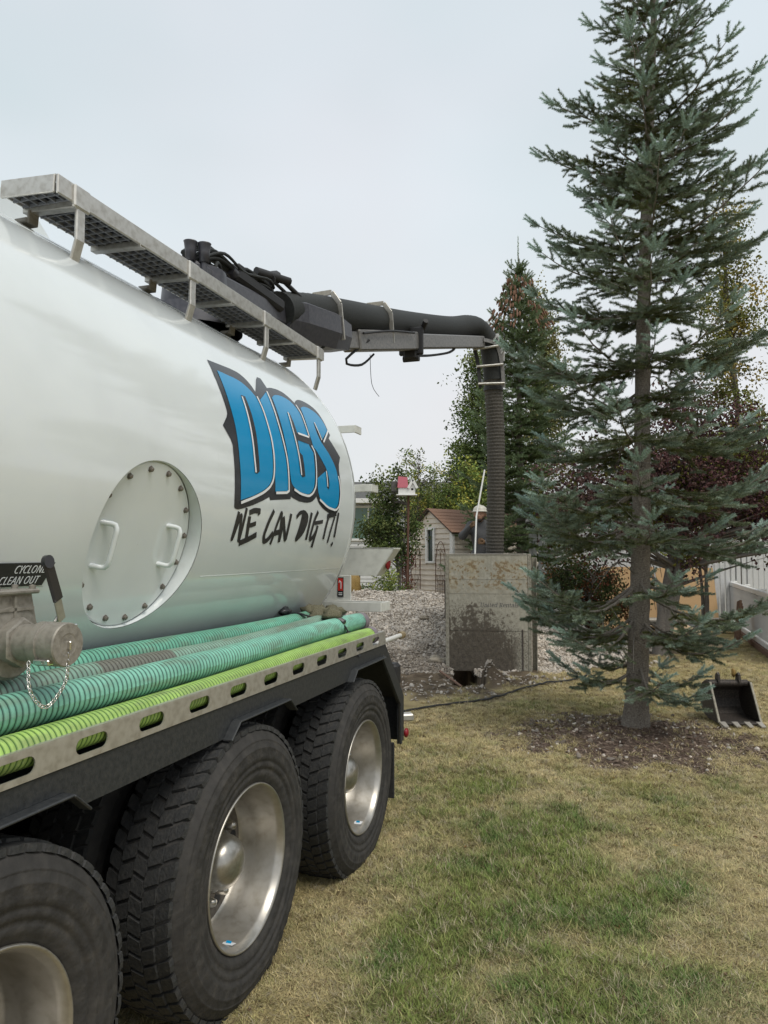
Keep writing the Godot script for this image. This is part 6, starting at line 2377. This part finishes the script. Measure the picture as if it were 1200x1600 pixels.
	# gloved hands: palm, four bent fingers and a thumb each, closed on the pole
	for k in 2:
		var wr: Vector3 = [wr_l, wr_r][k]
		var dir: Vector3 = [Vector3(0.55, 0.35, 0.75), Vector3(-0.5, 0.1, 0.85)][k].normalized()
		var sd: Vector3 = Vector3.UP.cross(dir).normalized() * [1.0, -1.0][k]
		var up = dir.cross(sd) * [1.0, -1.0][k]
		var bones := [[wr - dir * 0.02, wr + dir * 0.03, 0.032, 0.032], [wr + dir * 0.03 - up * 0.022, wr + dir * 0.085 - up * 0.028, 0.018, 0.016], [wr + dir * 0.03 + up * 0.022, wr + dir * 0.085 + up * 0.028, 0.018, 0.016]]
		for q in 4:
			var base = wr + dir * 0.088 + up * (-0.032 + 0.0215 * q)
			var l: float = [0.8, 0.95, 1.0, 0.92][q]
			var k1 = base + (dir * 0.6 + sd * 0.8) * 0.036 * l
			var k2 = k1 + (dir * -0.35 + sd * 0.93) * 0.026 * l
			var k3 = k2 + (dir * -0.95 + sd * 0.2) * 0.02 * l
			bones.append_array([[base, k1, 0.0105, 0.0098], [k1, k2, 0.0098, 0.009], [k2, k3, 0.009, 0.008]])
		var tb = wr + dir * 0.035 + up * 0.032
		bones.append_array([[tb, tb + (dir * 0.5 + up * 0.5 + sd * 0.6) * 0.042, 0.014, 0.012], [tb + (dir * 0.5 + up * 0.5 + sd * 0.6) * 0.042, tb + (dir * 0.5 + up * 0.35 + sd * 1.0) * 0.062, 0.012, 0.009]])
		put(flesh(bones, 0.006, 0.008), "glove", "leather", o)

# ---------------------------------------------------------------- small things
func build_small() -> void:
	# pole the person holds, reaching up beside the suction tube
	var s := tool()
	tube(s, [Vector3(1.345, 1.15, -11.1), Vector3(1.47, 2.2, -11.75), Vector3(1.655, 2.98, -12.1)], 0.014, 8)
	var p := put(s, "pole", "pvc")
	tag(p, "thin pale pole slanting up beside the suction tube", "pole")
	# excavator bucket on the grass
	var o := node("excavator_bucket", Vector3(3.36, 0.0, -7.26))
	o.rotation.y = deg_to_rad(-2)
	o.scale = Vector3.ONE * 0.79
	tag(o, "dark steel excavator bucket lying open on the lawn, four worn teeth", "bucket")
	var xf := Transform3D(Basis(Vector3(0, 0, 1), Vector3.UP, Vector3(-1, 0, 0)), Vector3.ZERO)
	var prof := [Vector2(0.27, 0.03), Vector2(-0.04, 0.03), Vector2(-0.16, 0.055), Vector2(-0.255, 0.125), Vector2(-0.30, 0.22), Vector2(-0.29, 0.33), Vector2(-0.22, 0.43), Vector2(-0.13, 0.475), Vector2(-0.03, 0.48)]
	var hw := 0.245
	s = tool()
	for i in prof.size() - 1:
		var a: Vector2 = prof[i]
		var b: Vector2 = prof[i + 1]
		beam(s, Vector3(0, a.y, a.x), Vector3(0, b.y, b.x), hw * 2.0 - 0.02, 0.018, 0.0)
	tube(s, [Vector3(-hw + 0.012, 0.455, -0.06), Vector3(hw - 0.012, 0.455, -0.06)], 0.042, 14)
	put(s, "bucket_shell", "bucket_steel", o)
	for k in [-1, 1]:
		s = tool()
		var poly := PackedVector2Array()
		for q in prof:
			poly.append(q)
		poly.append(Vector2(0.02, 0.47))
		prism(s, poly, -0.010, 0.010, Transform3D(xf.basis, Vector3(k * hw, 0.0, 0)))
		put(s, "side_plate", "bucket_steel", o)
		s = tool()
		beam(s, Vector3(k * hw, 0.475, 0.012), Vector3(k * hw, 0.035, 0.268), 0.026, 0.022, 0.004)
		put(s, "cutting_edge", "box_steel", o)
		s = tool()
		prism(s, PackedVector2Array([Vector2(-0.12, 0.44), Vector2(0.0, 0.47), Vector2(-0.01, 0.56), Vector2(-0.05, 0.585), Vector2(-0.10, 0.55)]), -0.013, 0.013, Transform3D(xf.basis, Vector3(k * 0.125, 0, 0)))
		put(s, "hitch_ear", "bucket_steel", o)
	s = tool()
	box(s, Vector3(0, 0.035, 0.28), Vector3(hw * 2.0, 0.022, 0.05), 0.004)
	put(s, "lip", "bucket_steel", o)
	for k in 4:
		s = tool()
		var x := -hw + 0.03 + k * (hw * 2.0 - 0.06) / 3.0
		var q := []
		for e in [[0.27, 0.035, 0.032], [0.40, 0.026, 0.010]]:
			for c in [[-1, -1], [1, -1], [1, 1], [-1, 1]]:
				q.append(Vector3(x + c[0] * e[1], 0.036 - (e[0] - 0.27) * 0.12 + c[1] * e[2] * 0.6, e[0]))
		for c in [[0, 1, 2, 3], [4, 5, 6, 7], [0, 1, 5, 4], [1, 2, 6, 5], [2, 3, 7, 6], [3, 0, 4, 7]]:
			quad_out(s, q[c[0]], q[c[1]], q[c[2]], q[c[3]], Vector3(x, 0.03, 0.33))
		put(s, "tooth", "tooth_steel", o)
	s = tool()
	lump(s, Vector3(0.085, 0.575, -0.09), Vector3(0.03, 0.05, 0.015), 8, 0.3)
	put(s, "ear_pin", "yellow_paint", o)
	# black hose across the lawn
	s = tool()
	var pts := [Vector3(-0.3, 0, -7.2), Vector3(0.25, 0, -7.62), Vector3(0.72, 0, -7.95), Vector3(1.05, 0, -8.15), Vector3(1.38, 0, -8.5), Vector3(1.72, 0, -8.95), Vector3(2.2, 0, -9.3), Vector3(2.62, 0, -9.75), Vector3(2.80, 0, -10.2), Vector3(2.7, 0, -10.5)]
	pts = smooth_path(pts, 70)
	for i in pts.size():
		pts[i].y = ground_y(pts[i].x, pts[i].z) + 0.022
	tube(s, pts, 0.012, 8)
	tag(put(s, "ground_hose", "dark_steel"), "thin black hose snaking over the lawn before the trench box", "hose")
	# rocks
	var rocks := [[Vector3(0.74, 0.10, -10.38), Vector3(0.19, 0.085, 0.12), "flat tan rock at the lower corner of the trench box"], [Vector3(2.95, 0.33, -13.1), Vector3(0.15, 0.15, 0.13), "rounded brown rock on gravel right of the trench box"], [Vector3(3.5, 0.12, -12.6), Vector3(0.13, 0.08, 0.1), "low brown rock between the gravel and the spruce trunk"], [Vector3(0.62, 0.62, -11.55), Vector3(0.08, 0.035, 0.06), "small dark clod on the face of the gravel heap"]]
	for i in rocks.size():
		s = tool()
		lump(s, Vector3.ZERO, rocks[i][1], i + 3, 0.5, 9)
		var r := put(s, "rock", "rock")
		r.position = rocks[i][0]
		tag(r, rocks[i][2], "rock", "rocks round the dig")
	# stake at the hole
	s = tool()
	beam(s, Vector3(0.74, 0.06, -9.9), Vector3(0.93, 0.02, -9.0), 0.03, 0.022, 0.004)
	tag(put(s, "wooden_stake", "old_wood"), "weathered wooden stake lying across the edge of the hole", "stake")
	# birdhouse on its rusty pole
	o = node("birdhouse", Vector3(0.44, 0, -15.0))
	tag(o, "white birdhouse with pink roof on a tall rusty pole", "birdhouse")
	s = tool()
	tube(s, [Vector3(0, -0.05, 0), Vector3(0.04, 1.5, 0), Vector3(0.06, 2.78, 0)], 0.024, 8)
	put(s, "pole", "rusty_iron", o)
	s = tool()
	box(s, Vector3(0.02, 2.86, 0), Vector3(0.34, 0.14, 0.26), 0.005)
	box(s, Vector3(0.02, 2.785, 0), Vector3(0.42, 0.02, 0.32), 0.004)
	for z in [-1, 1]:
		tri_out(s, Vector3(0.06, 2.92, z * 0.128), Vector3(0.2, 2.92, z * 0.128), Vector3(0.13, 3.06, z * 0.128), Vector3(0.13, 2.9, 0))
	put(s, "birdhouse_box", "trim_white", o)
	s = tool()
	var bx := Transform3D(Basis(), Vector3(-0.05, 2.93, 0))
	prism(s, PackedVector2Array([Vector2(-0.12, 0.0), Vector2(0.10, 0.0), Vector2(0.08, 0.21), Vector2(-0.10, 0.23)]), -0.10, 0.15, bx)
	put(s, "pink_roof", "pink_roof", o)
	s = tool()
	beam(s, Vector3(0.05, 2.92, 0.15), Vector3(0.14, 3.09, 0.15), 0.025, 0.05)
	beam(s, Vector3(0.14, 3.09, 0.15), Vector3(0.23, 2.92, 0.15), 0.025, 0.05)
	put(s, "gable_trim", "trim_white", o)
	s = tool()
	lathe(s, [[0.0, 0.002], [0.002, 0.025], [0.003, 0.001]], 12, Transform3D(Basis(Vector3.BACK, Vector3.UP, Vector3.LEFT), Vector3(0.13, 2.90, 0.131)))
	put(s, "entrance", "dark_steel", o)
	s = tool()
	box(s, Vector3(-0.23, 2.96, -0.02), Vector3(0.13, 0.22, 0.2), 0.02)
	put(s, "side_house", "roof_grey", o)
	s = tool()
	box(s, Vector3(0.14, 3.0, -0.06), Vector3(0.1, 0.2, 0.2), 0.02)
	put(s, "side_house", "roof_grey", o)
	# arbour of rusty rods by the shed
	o = node("garden_arbour", Vector3(0.47, 0, -16.1))
	tag(o, "narrow rusty iron arbour next to the shed's outer corner", "arbour")
	s = tool()
	for k in [-1, 1]:
		tube(s, [Vector3(0.07 * k, 0, 0), Vector3(0.07 * k, 1.5, 0)], 0.014, 6)
	for i in 7:
		tube(s, [Vector3(-0.07, 0.2 + 0.2 * i, 0), Vector3(0.07, 0.3 + 0.2 * i, 0)], 0.008, 5)
		tube(s, [Vector3(0.07, 0.2 + 0.2 * i, 0.01), Vector3(-0.07, 0.3 + 0.2 * i, 0.01)], 0.008, 5)
	put(s, "rods", "rusty_iron", o)
	# chipboard leaning on the back fence, plywood on the ground, pipes and boards
	for k in 2:
		s = tool()
		box(s, Vector3.ZERO, Vector3([1.25, 1.1][k], 1.3, 0.022), 0.002)
		var b := put(s, "chipboard_sheet", "chipboard")
		b.transform = Transform3D(Basis(Vector3.RIGHT, -0.2).rotated(Vector3.UP, [0.06, -0.05][k]), Vector3([6.35, 5.15][k], [0.66, 0.68][k], [-15.55, -15.6][k]))
		tag(b, ["orange chipboard sheet leaning on the back fence near the wall end", "orange chipboard sheet leaning on the back fence behind the spruce trunk"][k], "board", "chipboard sheets on the fence")
	for k in 3:
		s = tool()
		box(s, Vector3.ZERO, [Vector3(1.25, 0.02, 1.1), Vector3(0.9, 0.02, 0.75), Vector3(0.75, 0.02, 0.8)][k], 0.003)
		var b := put(s, "plywood_sheet", "plywood")
		b.transform = Transform3D(Basis(Vector3.UP, [0.25, -0.2, 0.1][k]).rotated(Vector3.RIGHT, [0.05, 0.03, 0.12][k]), [Vector3(4.35, 0.07, -13.3), Vector3(5.5, 0.05, -12.9), Vector3(5.65, 0.14, -14.3)][k])
		tag(b, ["tan plywood sheet on the ground left of the spruce trunk", "small plywood offcut on the grass right of the spruce trunk", "pale plywood sheet lying below the black pipes"][k], "board", "plywood sheets on the ground")
	for k in 2:
		s = tool()
		tube(s, [Vector3(5.3, 0.14 + 0.11 * k, -14.9 - 0.1 * k), Vector3(7.0, 0.12 + 0.12 * k, -14.9 - 0.15 * k)], 0.065, 12)
		var b := put(s, "black_pipe", "black_plastic" if k == 0 else "dull_aluminium")
		tag(b, ["black plastic pipe on the ground before the chipboard", "grey pipe lying on the black pipe before the chipboard"][k], "pipe")
	for k in 3:
		s = tool()
		var x := 6.02 + 0.07 * k
		beam(s, Vector3(x, 0.0, -12.75 - 0.12 * k), Vector3(x + 0.20, 0.78 - 0.06 * k, -13.0 - 0.12 * k), 0.12, 0.04, 0.004, Vector3.RIGHT)
		tag(put(s, "leaning_board", "old_wood"), ["brown board leaning on the low fence, tallest one", "brown board in the middle of three leaning on the fence", "shortest brown board leaning on the low fence"][k], "board", "brown boards leaning on the fence")
	# yellow machine part and dark post glimpsed under the truck's rear wing
	o = node("ochre_bag", Vector3(-0.56, 0.72, -12.6))
	tag(o, "ochre bag slumped against a dark post under the rear wing", "bag")
	s = tool()
	lump(s, Vector3(0, 0.30, 0), Vector3(0.17, 0.26, 0.15), 5, 0.4, 10)
	put(s, "bag", "yellow_paint", o)
	s = tool()
	box(s, Vector3(0.08, 0.45, -0.2), Vector3(0.14, 0.9, 0.14), 0.01)
	tag(put(s, "dark_post", "jeans", self), "dark upright post behind the ochre bag", "post")
	get_node("dark_post").position = o.position
